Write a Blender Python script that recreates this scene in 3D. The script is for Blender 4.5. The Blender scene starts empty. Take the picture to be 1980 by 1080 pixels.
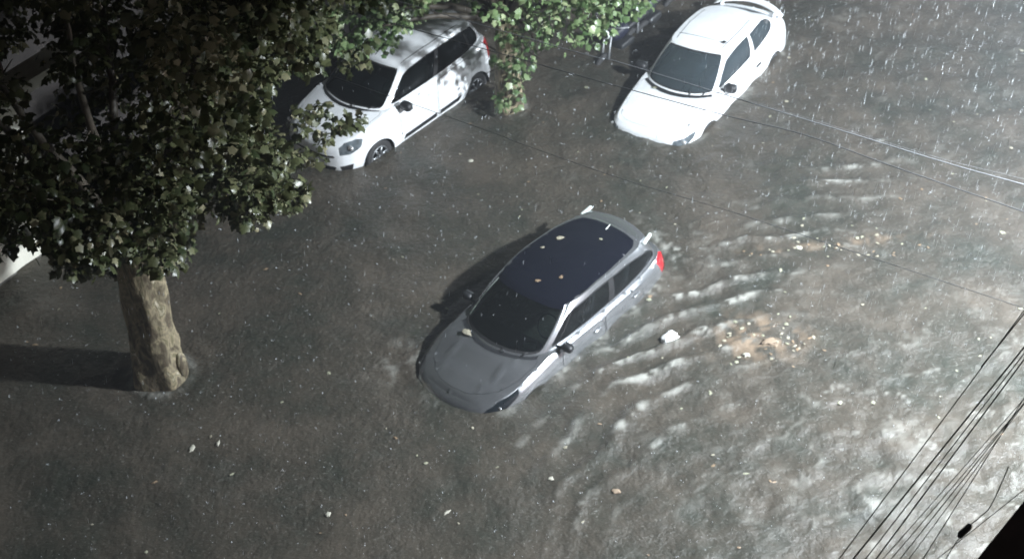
import bpy, bmesh, math, random
import numpy as np
from mathutils import Vector, Matrix
from mathutils.geometry import delaunay_2d_cdt
CROWN_NEAR="-6.66,14.25,4.62,0.34;-7.14,17.93,4.86,0.51;-3.76,13.45,4.58,0.33;-3.99,17.3,3.01,0.54;-5.26,16.55,3,0.58;-3.29,14.03,6.37,0.43;-6.86,19.19,5.94,0.51;-3.31,18.48,3.73,0.35;-4.31,14.57,4.54,0.44;-5.4,19.04,4.13,0.6;-7.13,18.26,5.03,0.42;-3.73,17.15,6.68,0.33;-2.69,17.39,5.16,0.42;-6.42,19.12,6.85,0.43;-6.72,18.39,5.94,0.56;-4.76,19.14,6.36,0.52;-3.27,14.34,6.79,0.53;-5.35,18.12,6.68,0.51;-3.08,16.48,3.6,0.35;-5.84,14.41,4.49,0.34;-3.68,18.08,5.7,0.56;-2.63,16.31,6.09,0.43;-3.95,13.99,5.1,0.42;-7.19,18.22,4.63,0.34;-5.43,19.75,5.76,0.33;-4.42,17.41,7.66,0.37;-4.29,18.63,3.69,0.59;-5.26,17.94,2.6,0.55;-6.02,16.67,2.84,0.5;-7.7,18.19,3.5,0.32;-4.03,19.29,4.75,0.38;-4.67,18.95,5.66,0.41;-5.96,18.24,2.65,0.6;-5.23,18.74,6.88,0.34;-7.52,18.06,4.37,0.52;-2.92,17.45,6.14,0.47;-3.52,17.74,5.97,0.42;-3.37,14.06,5.8,0.55;-5.47,14.05,6,0.46;-5.84,14.31,7.26,0.38;-4.08,14.2,4.42,0.32;-7.4,18.09,5.33,0.53;-5.34,18.45,2.96,0.6;-7.22,18.76,4.19,0.47;-4.93,19.8,6.21,0.52;-6.34,17.85,6.3,0.38;-7.32,16.91,3.05,0.33;-6.28,16.59,7.47,0.58;-3.68,15.86,7.39,0.57;-4.73,19.28,5.93,0.53;-2.91,14.46,6.13,0.34;-4.48,17.15,7.12,0.52;-4.63,17.52,6.94,0.55;-7.08,18.01,6.2,0.38;-5.41,16.78,2.5,0.51;-6.22,17.89,7.11,0.45;-5.9,14.25,5.44,0.42;-7.17,15.51,4.37,0.32;-3.98,18.09,6.11,0.42;-6.25,18.46,5.44,0.41;-5.66,14.54,6.94,0.34;-5.23,16.15,7.88,0.45;-3.08,16.24,5.25,0.48;-7.21,17.02,3.88,0.41;-6.73,16.34,3.12,0.6;-2.99,17.13,5.3,0.53;-3.19,19.23,4.55,0.49;-6.82,18.65,4.33,0.35;-2.65,17.96,4.36,0.41;-3.18,17.43,4.16,0.42;-6.32,18.56,4.92,0.33;-6.83,19.57,5.78,0.4;-3.87,14.9,4.04,0.32;-3.24,16.74,2.85,0.33;-2.36,16.94,6.68,0.43;-6.46,16.9,6.75,0.38;-3.86,14.96,5.7,0.42;-3.06,17.16,2.68,0.34;-6.06,17.56,2.74,0.42;-4.18,16.7,7.59,0.52;-4.98,18.75,5.79,0.54;-5.2,19.9,4.34,0.59;-4.04,18.23,4.43,0.59;-4.16,18.09,3.55,0.49;-7.03,18.07,6.57,0.58;-3.2,17.74,5.01,0.5;-4.46,17.31,6.7,0.33;-6.02,18.94,5.66,0.39;-6.46,17.25,7.74,0.58;-5.57,17.43,2.04,0.43;-3.44,16.94,3.36,0.54;-6.25,16.08,6.79,0.49;-3.13,17.2,6.63,0.35;-4.94,13.49,5.33,0.48;-2.96,17.55,4.45,0.42;-5.7,13.68,6.5,0.52;-4.45,14.84,7.04,0.4;-3.49,18.62,6.03,0.39;-6.18,17.77,2.13,0.55;-6.33,13.84,5.38,0.56;-6.31,14.24,5.25,0.54;-2.8,18.34,4.12,0.56;-3.27,15.93,5.86,0.37;-5.16,15.74,3.05,0.47;-4.68,14.26,4.12,0.39;-5.27,19.4,5.41,0.57;-5.51,16.31,2.54,0.52;-5.89,19.25,4.91,0.38;-4.8,19.16,3.51,0.47;-4.33,18.46,6.56,0.58;-3.24,16.69,6.81,0.51;-4.65,17.66,2.47,0.56;-6.31,18.23,7.34,0.35;-7.41,17.41,5.35,0.39;-6.87,17.63,6.34,0.35;-3.84,13.95,4.44,0.34;-6.54,19.52,5.37,0.5;-4.36,15.6,7.84,0.33;-6.14,17.93,6.64,0.43;-6.77,14.7,4.6,0.54;-3.22,18.4,6.91,0.35;-4.19,19.52,5.77,0.54;-5.04,14.1,4.69,0.6;-6.79,18.76,5.26,0.45;-5.84,16.49,6.98,0.46;-6.88,17.37,6.6,0.44;-7.35,15.94,3.72,0.57;-4.61,18.6,6.84,0.58;-3.38,17.52,4.47,0.34;-4.16,19.89,4.79,0.42;-4.68,13.86,4.63,0.35;-3.73,18.69,5.25,0.54;-5.39,19.12,5.86,0.42;-6.21,17.01,7.52,0.37;-6.15,19.86,4.47,0.34;-4.59,17.82,7.47,0.55;-2.47,16.53,5.89,0.5;-7.14,17.73,5.75,0.55;-4.86,13.82,5.69,0.48;-5.81,19.24,3.28,0.54;-5,16.45,2.46,0.37;-5.64,14.07,6.51,0.55;-5.69,18.91,6.06,0.53;-2.78,17.01,6.07,0.52;-5.82,18.96,3.95,0.54;-3.24,16.92,5.99,0.46;-5.19,19.57,5.76,0.45;-4.03,14.35,5.18,0.57;-4.27,16.58,6.76,0.6;-6.53,19.18,5.49,0.4;-3.72,19.03,4.76,0.18;-2.83,18.53,4.58,0.2;-2.89,19.25,4.55,0.24;-5.15,18.75,5.29,0.21;-7.21,17.64,2.44,0.18;-7.53,17.51,3.71,0.16;-5.83,16.18,2.27,0.16;-5.65,18.88,4.31,0.17;-3.31,17.19,6.25,0.22;-6.13,17.84,2.48,0.21;-4.42,16.45,6.62,0.16;-7.43,15.28,3.57,0.14;-5.62,19.16,4.13,0.23;-3.23,15.82,3.31,0.21;-3.44,19.53,4.53,0.21;-7.15,16.17,5.32,0.23;-5.62,20.22,4.56,0.16;-6.48,18.02,2.2,0.24;-5.79,13.89,5.56,0.22;-2.56,14.2,4.69,0.17;-7.45,18.03,2.94,0.17;-5.24,18.3,5.85,0.24;-3.17,15.84,5.27,0.2;-8.07,17.37,3.25,0.16;-6.23,17.92,6.27,0.21;-5.56,15.57,6.02,0.17;-5.05,19.43,2.73,0.19;-3.26,19.19,4.73,0.17;-7.39,19.07,4.78,0.26;-3.45,17.64,4.88,0.16;-3.01,15.98,4.62,0.23;-4.33,14.18,5.37,0.26;-7.01,19.7,4.63,0.26;-5.46,16.08,5.86,0.16;-4.31,19.25,5.07,0.15;-7.15,18.72,4.57,0.19;-4.94,18.27,2.33,0.15;-6.58,14.34,3.96,0.25;-3.98,18.05,6.28,0.24;-4.55,15.91,5.93,0.22;-2.81,17.16,5.03,0.2;-5.49,19.87,3.73,0.19;-5.51,19.09,4.7,0.17;-7.13,16.02,2.82,0.17;-5.26,16.86,6.55,0.18;-6.29,17.79,5.38,0.21;-3.87,18.37,6.22,0.21;-4.23,16.32,6.48,0.24;-6.44,18.9,4.35,0.18;-7.51,18.89,4.17,0.17;-4.98,18.77,2.69,0.2;-6.71,14.75,4.99,0.25;-5.92,19.59,3.88,0.15;-4.88,18.83,4.11,0.2;-4.47,19.55,5.59,0.24;-5.32,16.42,6.14,0.18;-3.36,18.62,4.22,0.24;-5.42,13.4,5.35,0.14;-3.21,17.95,5.88,0.17;-4.47,17.04,6.45,0.22;-7.36,18.27,4.72,0.23;-5.49,18.04,6.03,0.17;-7.15,14.65,4.34,0.22;-2.39,17.57,4.7,0.21;-6.24,14.51,5.03,0.19;-4.71,17.45,2.36,0.15;-8.01,17.26,3.81,0.18;-6.62,18.85,4.69,0.21;-4.73,15.87,5.87,0.21;-6.99,15.71,5.33,0.21;-4.58,14.22,4.5,0.16;-5.99,17.25,6.55,0.16;-2.97,15.43,4.02,0.18;-5.82,16.62,2.6,0.17;-5.88,18.87,4.39,0.24;-2.5,17.59,4.46,0.22;-6.42,18.91,5.47,0.24;-8.14,18.82,4.49,0.22;-6.18,18.08,5.84,0.2;-4.74,17.29,6.2,0.25;-3.3,15.25,5.59,0.16;-6.21,18.8,2.93,0.15;-5.12,17.28,5.75,0.16;-5.72,17.27,1.89,0.24;-4.27,13.28,5.02,0.23;-4.67,18.22,2.5,0.16;-5.77,15.63,6.63,0.19;-6.95,17.14,5.93,0.22;-3.29,16.09,5.31,0.17;-6.45,15.21,6.37,0.15;-5,13.84,5.08,0.17;-6.49,14.72,5.08,0.16;-4.05,18.54,3.93,0.16;-6.75,15.97,6.34,0.23;-4.45,18.46,5.21,0.22;-2.82,17.73,4.78,0.2;-5.07,16.5,2.49,0.19;-5.42,20.12,4.73,0.26;-2.16,17.41,5.3,0.23;-7.27,18.26,5.55,0.2;-7.04,14.96,4.58,0.14;-5.71,14.11,5.26,0.15;-6.22,13.98,5.95,0.22;-4.38,16.3,2.51,0.2;-5.9,19.98,3.76,0.23;-2.99,18.84,4.18,0.15;-5.9,18.23,5.9,0.25;-4.46,18.09,5.33,0.15;-7.08,17.49,3.3,0.15;-5.01,15.8,6.41,0.22;-3.48,18.95,5.06,0.26;-5.74,20.1,3.53,0.24;-8.1,16.19,2.72,0.25;-6.08,19.24,3.6,0.15;-4.18,19.13,4.09,0.22;-6.08,19.28,4.44,0.24;-3.69,17.7,2.62,0.2;-4.51,16.27,6.26,0.24;-3.95,16.49,5.67,0.2;-3.88,18.32,5.21,0.21;-4.78,17.44,2.59,0.16;-5.59,19.54,3.05,0.25;-5.73,18.41,2.66,0.14;-6.01,18.29,2.44,0.21;-3,17.35,4.88,0.25;-6.36,13.87,5.4,0.15;-3.63,13.69,5.31,0.21;-5.41,20.16,3.83,0.21;-6.59,15.49,6.1,0.17;-8.1,17.95,4.22,0.24;-2.43,17.3,5.07,0.15;-6.54,14.73,5.53,0.16;-3.4,15.14,4.82,0.15;-5.72,16.62,2.22,0.15;-4.8,18.95,3.93,0.23;-3.51,17.02,5.48,0.24;-6.5,19.92,4.14,0.15;-4.78,18.7,3.36,0.15;-5.99,19.88,3.22,0.25;-3.59,15.06,5.66,0.18;-6.67,17.83,2.36,0.21;-7.85,18.25,4.77,0.21;-5.9,19.45,4.85,0.22;-3.14,15.77,3.6,0.26;-3.78,16.76,6.56,0.18;-5.49,18.73,3.26,0.2;-4.81,15.61,6.54,0.2;-5.52,19.12,3.63,0.15;-4.19,13.93,5,0.2;-3.12,14.15,5.33,0.2;-7.19,17.74,4.84,0.15;-8.38,18.23,3.41,0.25;-3.27,19.21,5.2,0.24;-3.15,14.5,5.84,0.24;-3.82,17.16,2.94,0.22;-3.04,17.61,5.07,0.26;-6.09,19.64,4.01,0.22;-3.16,18.92,4.36,0.21;-3.42,18.34,5.85,0.19;-4.12,18.9,4.71,0.21;-3.36,17.74,3.43,0.15;-3.54,15.89,6.18,0.22;-7.02,19.78,4.03,0.24;-2.79,17.95,4.33,0.26;-5.77,17.5,6.14,0.2;-5.62,16.84,6.01,0.26;-3.68,18.02,5.74,0.2;-4.41,15.66,2.63,0.21;-2.75,16.47,5.81,0.15;-7.03,16.41,2.98,0.15;-4.86,13.96,5.05,0.2;-3.45,19.26,4.45,0.25;-5.57,17.69,2.06,0.2;-7.67,17.92,5.27,0.18;-7.53,18.96,3.83,0.22;-3.57,13.96,4.88,0.24;-7.18,18.95,5.05,0.17;-2.98,15,4.81,0.18;-5.96,15.86,5.78,0.2;-4.49,15.04,6.03,0.24;-5.59,18.1,2.12,0.2;-6.64,17.8,5.3,0.24;-7.29,18.17,4.46,0.15;-2.4,18.24,4.39,0.24;-3.87,16.77,2.73,0.18;-2.47,17.96,4,0.21;-2.64,17.25,5.97,0.22;-2.78,17.34,5.26,0.16;-4.26,18.62,4.14,0.15;-6.59,18.26,2.88,0.23;-5.53,16.02,2.4,0.2;-7.88,16.41,2.4,0.17;-3.31,16.4,5.97,0.18;-2.88,14.73,5.36,0.25;-6,18.09,5.61,0.15;-5.77,17.79,6.46,0.26;-2.26,16.25,5.1,0.16;-5.62,16.41,2.42,0.2;-3.1,16.85,5.1,0.16;-3.52,17.77,2.75,0.15;-4.4,18.72,3.2,0.14;-5.56,15.25,5.61,0.25;-4.06,19.65,4.55,0.19;-6.83,19.6,4.71,0.24;-3.36,17.3,6.14,0.15;-8.28,17.41,2.8,0.18;-4.92,14.17,4.24,0.2;-4.88,13.61,4.65,0.22;-7.65,17.1,4.11,0.14;-3.6,18.81,3.8,0.17;-5.22,14.05,5.17,0.24;-5.42,14.52,5.11,0.2;-5.78,19.14,3.97,0.22;-7.27,17.58,2.66,0.22;-4.93,15.33,5.71,0.18;-6.05,19.7,3.62,0.2;-4.02,19.7,5.08,0.21;-7.09,18.59,2.43,0.15;-3.31,17.36,5.05,0.23;-4.12,19.42,5.34,0.15;-7.92,18.28,3.79,0.24;-3.84,15.22,5.55,0.24;-2.9,16.15,3.16,0.19;-3.39,18.01,5.9,0.15;-7.21,18.84,3.8,0.18;-6.04,16.69,6.63,0.23;-7.52,17.7,3.35,0.18;-6.69,17.98,2.97,0.21;-3.29,15.06,5.15,0.14;-6.79,14.55,3.67,0.15;-1.58,18.3,4.98,0.37;-3.73,17.1,5.17,0.28;-3.6,17.77,4.6,0.39;-2.58,15.97,6,0.34;-2.71,16.28,5.47,0.23;-2.62,16.44,6.05,0.36;-2.57,18.42,4.46,0.38;-2.47,17.52,6.11,0.23;-2.78,18.22,6.24,0.25;-3.24,17.42,5.13,0.24;-2.38,15.72,5.77,0.15;-2.94,17.31,5.8,0.16;-2.64,18.17,4.79,0.23;-2.21,16.42,6.39,0.37;-3.37,17.36,6.2,0.23;-2.56,18.24,5.19,0.33;-3.07,17.61,6.05,0.3;-2.7,18.39,5.63,0.18;-3.26,16.42,4.92,0.25;-2.82,18.41,6.08,0.37;-1.71,17.48,6.15,0.39;-2.04,17.54,6.26,0.27;-1.76,18.11,6.56,0.3;-1.96,18.86,4.63,0.18;-1.55,16.24,6.21,0.19;-2.92,17.3,6.45,0.32;-2.2,18.12,4.41,0.19;-3.41,16.62,5.49,0.38;-1.81,16.33,6.07,0.25;-3.21,17.94,4.96,0.17;-2.33,17.03,6.51,0.23;-3.67,17.24,4.82,0.34;-3.66,16.96,5.08,0.2;-3.02,16.46,4.83,0.31;-2.57,18.98,5.33,0.23;-1.51,16.26,5.87,0.16;-1.68,17.87,6.64,0.21;-1.71,17.65,6.62,0.17;-2.06,17.81,6.34,0.26;-2.21,18.44,5.46,0.35;-2.98,18.69,5.58,0.19;-2.89,16.99,6.39,0.23;-2.29,18.66,4.77,0.2;-1.27,16.31,6.19,0.17;-2.4,18.46,4.55,0.17;-2.84,18.7,5.41,0.39;-3.41,16.99,5.05,0.18;-3.2,17.69,5.3,0.35;-2.24,16.5,6.13,0.28;-2.22,16.19,6.13,0.2;-3.12,15.88,5.7,0.36;-2.66,16.56,6.56,0.25;-1.66,18.4,6.27,0.33;-3.33,16.66,6.19,0.16;-2.91,18.21,5.09,0.39;-3.37,16.98,4.5,0.21;-1.41,16.37,5.86,0.22;-2.53,18.14,5.81,0.19;-2.46,18.18,4.02,0.24;-1.47,18.51,5.01,0.21;-3.52,16.96,5.24,0.23;-1.94,18.33,5.74,0.18;-2.65,17.53,6.3,0.19;-3.44,18.12,5.67,0.26;-1.75,18.21,6.08,0.26;-2.77,16.34,5.05,0.2;-2.43,16.1,5.76,0.27;-3.14,18.25,4.53,0.23;-2.01,18.58,4.52,0.16;-3.71,17.53,4.68,0.21;-4.77,17.03,2.46,0.17;-4.7,16.86,2.09,0.17;-4.79,16.78,1.84,0.16;-5.06,16.41,2.71,0.15;-5.62,16.95,1.79,0.17;-4.51,15.92,2.53,0.2;-4.37,16.47,2.28,0.19;-5.42,16.89,1.93,0.17;-5.2,16.09,2.53,0.18;-5.59,16.96,1.94,0.16;-5.35,16.94,2.12,0.16;-5.18,17.02,2.46,0.18;-4.4,16.01,2.42,0.14;-5.37,15.85,2.54,0.15;-5.09,16.57,2.71,0.17;-4.9,16.89,2.3,0.19;-4.91,16.82,2.43,0.18;-5.48,16.66,2.34,0.15;-5.54,17.01,2.12,0.15;-5.69,16.22,2.57,0.12;-4.52,16.35,2.66,0.15;-5.51,16.81,1.72,0.18;-5.14,16.95,2.29,0.19;-5.04,16.52,2.46,0.14;-4.99,16.63,2.56,0.13;-5.63,15.84,2.44,0.17;-5.06,16.64,1.76,0.18;-4.8,16.87,2.44,0.17;-4.55,17.16,1.92,0.17;-5.25,15.95,2.68,0.17;-4.81,16.47,2.73,0.15;-4.84,15.82,2.75,0.15;-5.9,16.93,2.04,0.17;-5.95,16.36,2.54,0.12;-5.24,17.04,1.83,0.15;-4.51,17.04,1.88,0.19;-5.77,16.85,2.04,0.17;-5.46,16.8,2.38,0.15;-4.66,17.16,2.06,0.14;-4.65,15.66,2.62,0.17;-3.05,17.28,4.14,0.14;-3.05,17.6,2.55,0.15;-3.65,15.89,3.29,0.18;-3.01,16.45,4.21,0.15;-3.5,17.62,3.85,0.18;-3.61,16.89,2.33,0.14;-4.04,16.7,3.26,0.15;-3.74,17.05,4.02,0.18;-3.42,17.38,2.88,0.21;-3.83,16.25,3.62,0.14;-3.1,16.27,3.94,0.21;-4.21,16.68,2.89,0.14;-3.59,16.02,3.96,0.16;-3.52,16.11,3.52,0.12;-3.06,17.56,2.99,0.16;-3.89,17.03,3.23,0.16;-3.68,17.26,3.06,0.19;-4.05,16.19,2.92,0.17;-3.37,17.18,2.31,0.14;-3.37,16.41,3.94,0.14;-3.87,16.93,3.54,0.2;-3.14,16.89,4.12,0.16;-4.14,17.18,2.88,0.12;-3.08,17.41,2.71,0.17;-3.87,15.89,3.73,0.21;-3.81,17.53,3,0.16;-3.55,17.83,3.26,0.18;-2.81,16.11,3.91,0.14;-3.31,17.2,2.52,0.22;-3.6,17.16,2.43,0.21;-3.55,17.51,3.61,0.14;-4.05,16.43,3.17,0.17;-3.78,17.52,3.14,0.14;-3.77,17.48,2.87,0.13;-3.23,15.8,3.19,0.14;-3.06,15.95,4.04,0.14;-3.95,16.19,3.49,0.18;-3.94,17.28,2.5,0.12;-3.34,15.69,3.63,0.18;-3.41,15.92,3.7,0.12;-3.31,17.8,3.2,0.21;-3.07,15.96,3.72,0.18;-3.95,16.94,2.92,0.2;-3.31,17.66,2.68,0.15;-3.35,16.18,3.96,0.18;-3.7,16.92,4.17,0.18;-3.18,17.6,2.49,0.16;-3.34,17.57,3.84,0.19;-3.16,15.95,4.1,0.18;-3.35,17.21,2.67,0.15;-4.38,16.83,3.5,0.23;-3.32,17.87,3.14,0.2;-3.61,17.78,3.12,0.18;-4.53,17.97,2.88,0.19;-4.79,17.09,2.69,0.18;-4.47,16.58,2.4,0.16;-3.78,17.35,3.6,0.16;-4.96,16.96,2.27,0.2;-4.91,16.92,2.7,0.25;-4.09,18.29,2.76,0.2;-4.24,16.6,3.71,0.21;-4.19,16.13,3.2,0.25;-2.92,16.47,3.56,0.26;-4.1,16.62,4.03,0.23;-3.67,17.84,2.35,0.14;-2.99,15.98,3.33,0.21;-4.44,17.89,3,0.25;-3.35,16.37,3.3,0.24;-4.49,17.63,2.53,0.15;-5.07,17.49,2.78,0.25;-3.93,17.76,3.34,0.14;-4.43,16.8,1.99,0.16;-4.63,17.13,2.3,0.16;-2.84,16.99,3.21,0.14;-3.2,16.32,3.12,0.24;-4.01,16.3,3.84,0.15;-3.38,16.5,3.72,0.25;-4.71,16.58,2.24,0.16;-4.27,18.07,3.14,0.2;-3.39,17.19,3.8,0.23;-4.49,17.1,2.37,0.2;-4.32,16.46,2.41,0.15;-3.54,16.5,3.56,0.21;-4.83,16.87,3.38,0.14;-4.83,17.09,3.01,0.25;-4.65,17.73,3.26,0.19;-4.48,17.86,2.55,0.14;-4.09,17.83,3.43,0.2;-3.71,17.77,2.68,0.2;-3.2,17.62,2.53,0.18;-4.27,18,2.87,0.2;-4.76,16.53,3.5,0.24;-3.97,17.68,3.42,0.19;-3.34,17.9,2.54,0.18;-4.01,16.19,3.61,0.25;-4.69,17.68,2.47,0.17;-3.15,16.61,3.71,0.17;-4.57,16.72,2.5,0.23;-3.81,17.58,3.58,0.21;-4.2,15.84,3.29,0.18;-4.26,16.92,3.69,0.23;-4.52,17.24,3.7,0.16;-2.85,16.48,2.95,0.21;-3.05,16.32,3.49,0.23;-4.72,16.93,3.18,0.19;-4.64,16.58,3.34,0.21;-4.59,17.63,2.82,0.25;-5.09,16.75,3.33,0.22;-3.96,16.63,3.86,0.22;-5.11,16.72,2.63,0.21;-4.66,16.44,3.25,0.22;-4.19,17.86,2.89,0.2;-4.65,17.14,2.03,0.2;-4.78,17.36,3.11,0.17;-3.51,18.27,2.82,0.19;-4.04,18.06,3.5,0.19;-3.15,16.94,3.65,0.16;-3.25,16.01,3.3,0.24;-3.25,17.36,2.28,0.24;-5.06,17.21,3.23,0.17;-7.18,16.74,2.27,0.13;-6.14,16.54,2.92,0.19;-7.29,16.96,2.55,0.1;-6.99,17.9,2.37,0.19;-7.43,17.21,2.43,0.18;-7.2,16.87,1.85,0.1;-6.32,16.68,3.11,0.12;-7.38,16.83,2.52,0.14;-5.88,17.04,2.71,0.1;-6.92,16.41,2.61,0.18;-7.36,17.48,2.04,0.13;-6.06,17.41,2.63,0.18;-5.92,17.43,2.43,0.18;-7.26,17.48,2.6,0.2;-6.31,16.64,2.95,0.19;-7.3,17.2,2.37,0.14;-6.34,17.17,2.86,0.12;-5.94,17.42,2.86,0.19;-6.57,17.91,2.54,0.16;-6.75,17.39,2.81,0.19;-6.75,16.76,2.86,0.17;-6.22,17.73,2.39,0.13;-5.67,17.06,2.23,0.19;-5.98,16.34,2.34,0.14;-6.6,17.73,2.32,0.14;-5.98,17.59,2.49,0.2;-6.87,17,2.94,0.13;-5.77,17.1,2.5,0.15;-6.75,16.37,2.46,0.19;-6.41,17.76,1.94,0.16;-5.87,16.99,2,0.12;-6.03,16.96,2.54,0.13;-7.12,17.82,2.3,0.13;-6.66,17.81,2.43,0.13;-5.93,16.93,2.87,0.17;-5.75,17.37,2.29,0.18;-7.29,17.24,2.48,0.17;-7.28,17.25,2.94,0.12;-7.32,17.12,2.56,0.16;-6.45,17.77,2.24,0.14;-6.87,17.7,2.69,0.16;-5.98,16.51,2.52,0.12;-6.29,17.63,2.79,0.13;-6.86,16.31,2.33,0.11;-7.1,16.89,1.97,0.13;-6.91,17.59,2.89,0.14;-7,17.12,3.06,0.17;-5.98,16.39,2.48,0.18;-5.84,16.82,2.75,0.19;-7.08,17.34,2.08,0.12;-6.06,16.66,2.71,0.12;-6.57,17.43,1.83,0.17;-6.3,16.24,2.75,0.12;-6.5,16.34,2.53,0.11;-5.82,17.16,2.57,0.11;-2.53,17.61,2.7,0.09;-2.33,18.95,2.26,0.07;-2.75,17.91,2.97,0.1;-2.93,19.02,2.57,0.07;-2.57,18.33,3.02,0.07;-2.71,18.2,3.05,0.08;-2.77,19.08,2.32,0.09;-2.8,17.88,2.41,0.08;-2.46,17.85,2.89,0.07;-2.82,19.12,2.38,0.07;-2.01,18.25,2.79,0.07;-2.44,18.21,3.13,0.08;-2.47,19.02,2.26,0.11;-2.3,19.06,2.18,0.1;-2.59,18.76,2.15,0.12;-2.25,19.09,2.29,0.1;-2.41,17.88,2.82,0.1;-2.84,18.09,2.81,0.11;-1.96,18.43,2.76,0.06;-2.16,18.06,2.87,0.08;-2.89,18.49,2.21,0.1;-2.98,18.92,2.39,0.11;-2.53,19.1,2.46,0.11;-2.89,18.51,2.05,0.08;-3.66,17.02,2.39,0.11;-3.43,16.88,2.24,0.14;-3.2,16.24,2.92,0.14;-3.55,17.03,2.4,0.12;-3.11,16.24,2.99,0.12;-2.88,17.12,2.51,0.1;-2.74,16.57,2.85,0.14;-2.82,16.5,2.94,0.09;-2.95,17.26,2.24,0.1;-3.48,16.24,2.76,0.1;-3.17,17.24,2.45,0.11;-3.1,16.33,2.95,0.09;-2.79,16.46,2.85,0.11;-3.65,17.12,2.32,0.12;-2.92,17.13,2.32,0.1;-2.64,16.44,3.02,0.09;-3.24,17.06,2.32,0.08;-3.21,16.26,2.83,0.11;-3.48,17.05,2.29,0.11;-3.48,17.25,2.27,0.1;-3.07,17.31,2.3,0.13;-3.56,16.97,2.32,0.11;-3.24,16.13,3.02,0.13;-3.23,17.16,2.46,0.14;-2.79,17.29,2.48,0.1;-3.34,17.08,2.38,0.13;-3.4,17.12,2.29,0.11;-3.18,16.37,2.92,0.12;-2.77,16.4,2.89,0.08;-3.52,17.08,2.19,0.12;-2.08,20.23,2.63,0.07;-2.07,19.2,3.11,0.09;-2.29,19.96,2.74,0.11;-2.23,20.25,2.71,0.09;-2.04,19.32,3.3,0.12;-2.13,19.04,3.25,0.09;-1.81,19.45,3.35,0.08;-1.99,20.2,2.57,0.09;-1.95,19.38,3.3,0.08"
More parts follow.
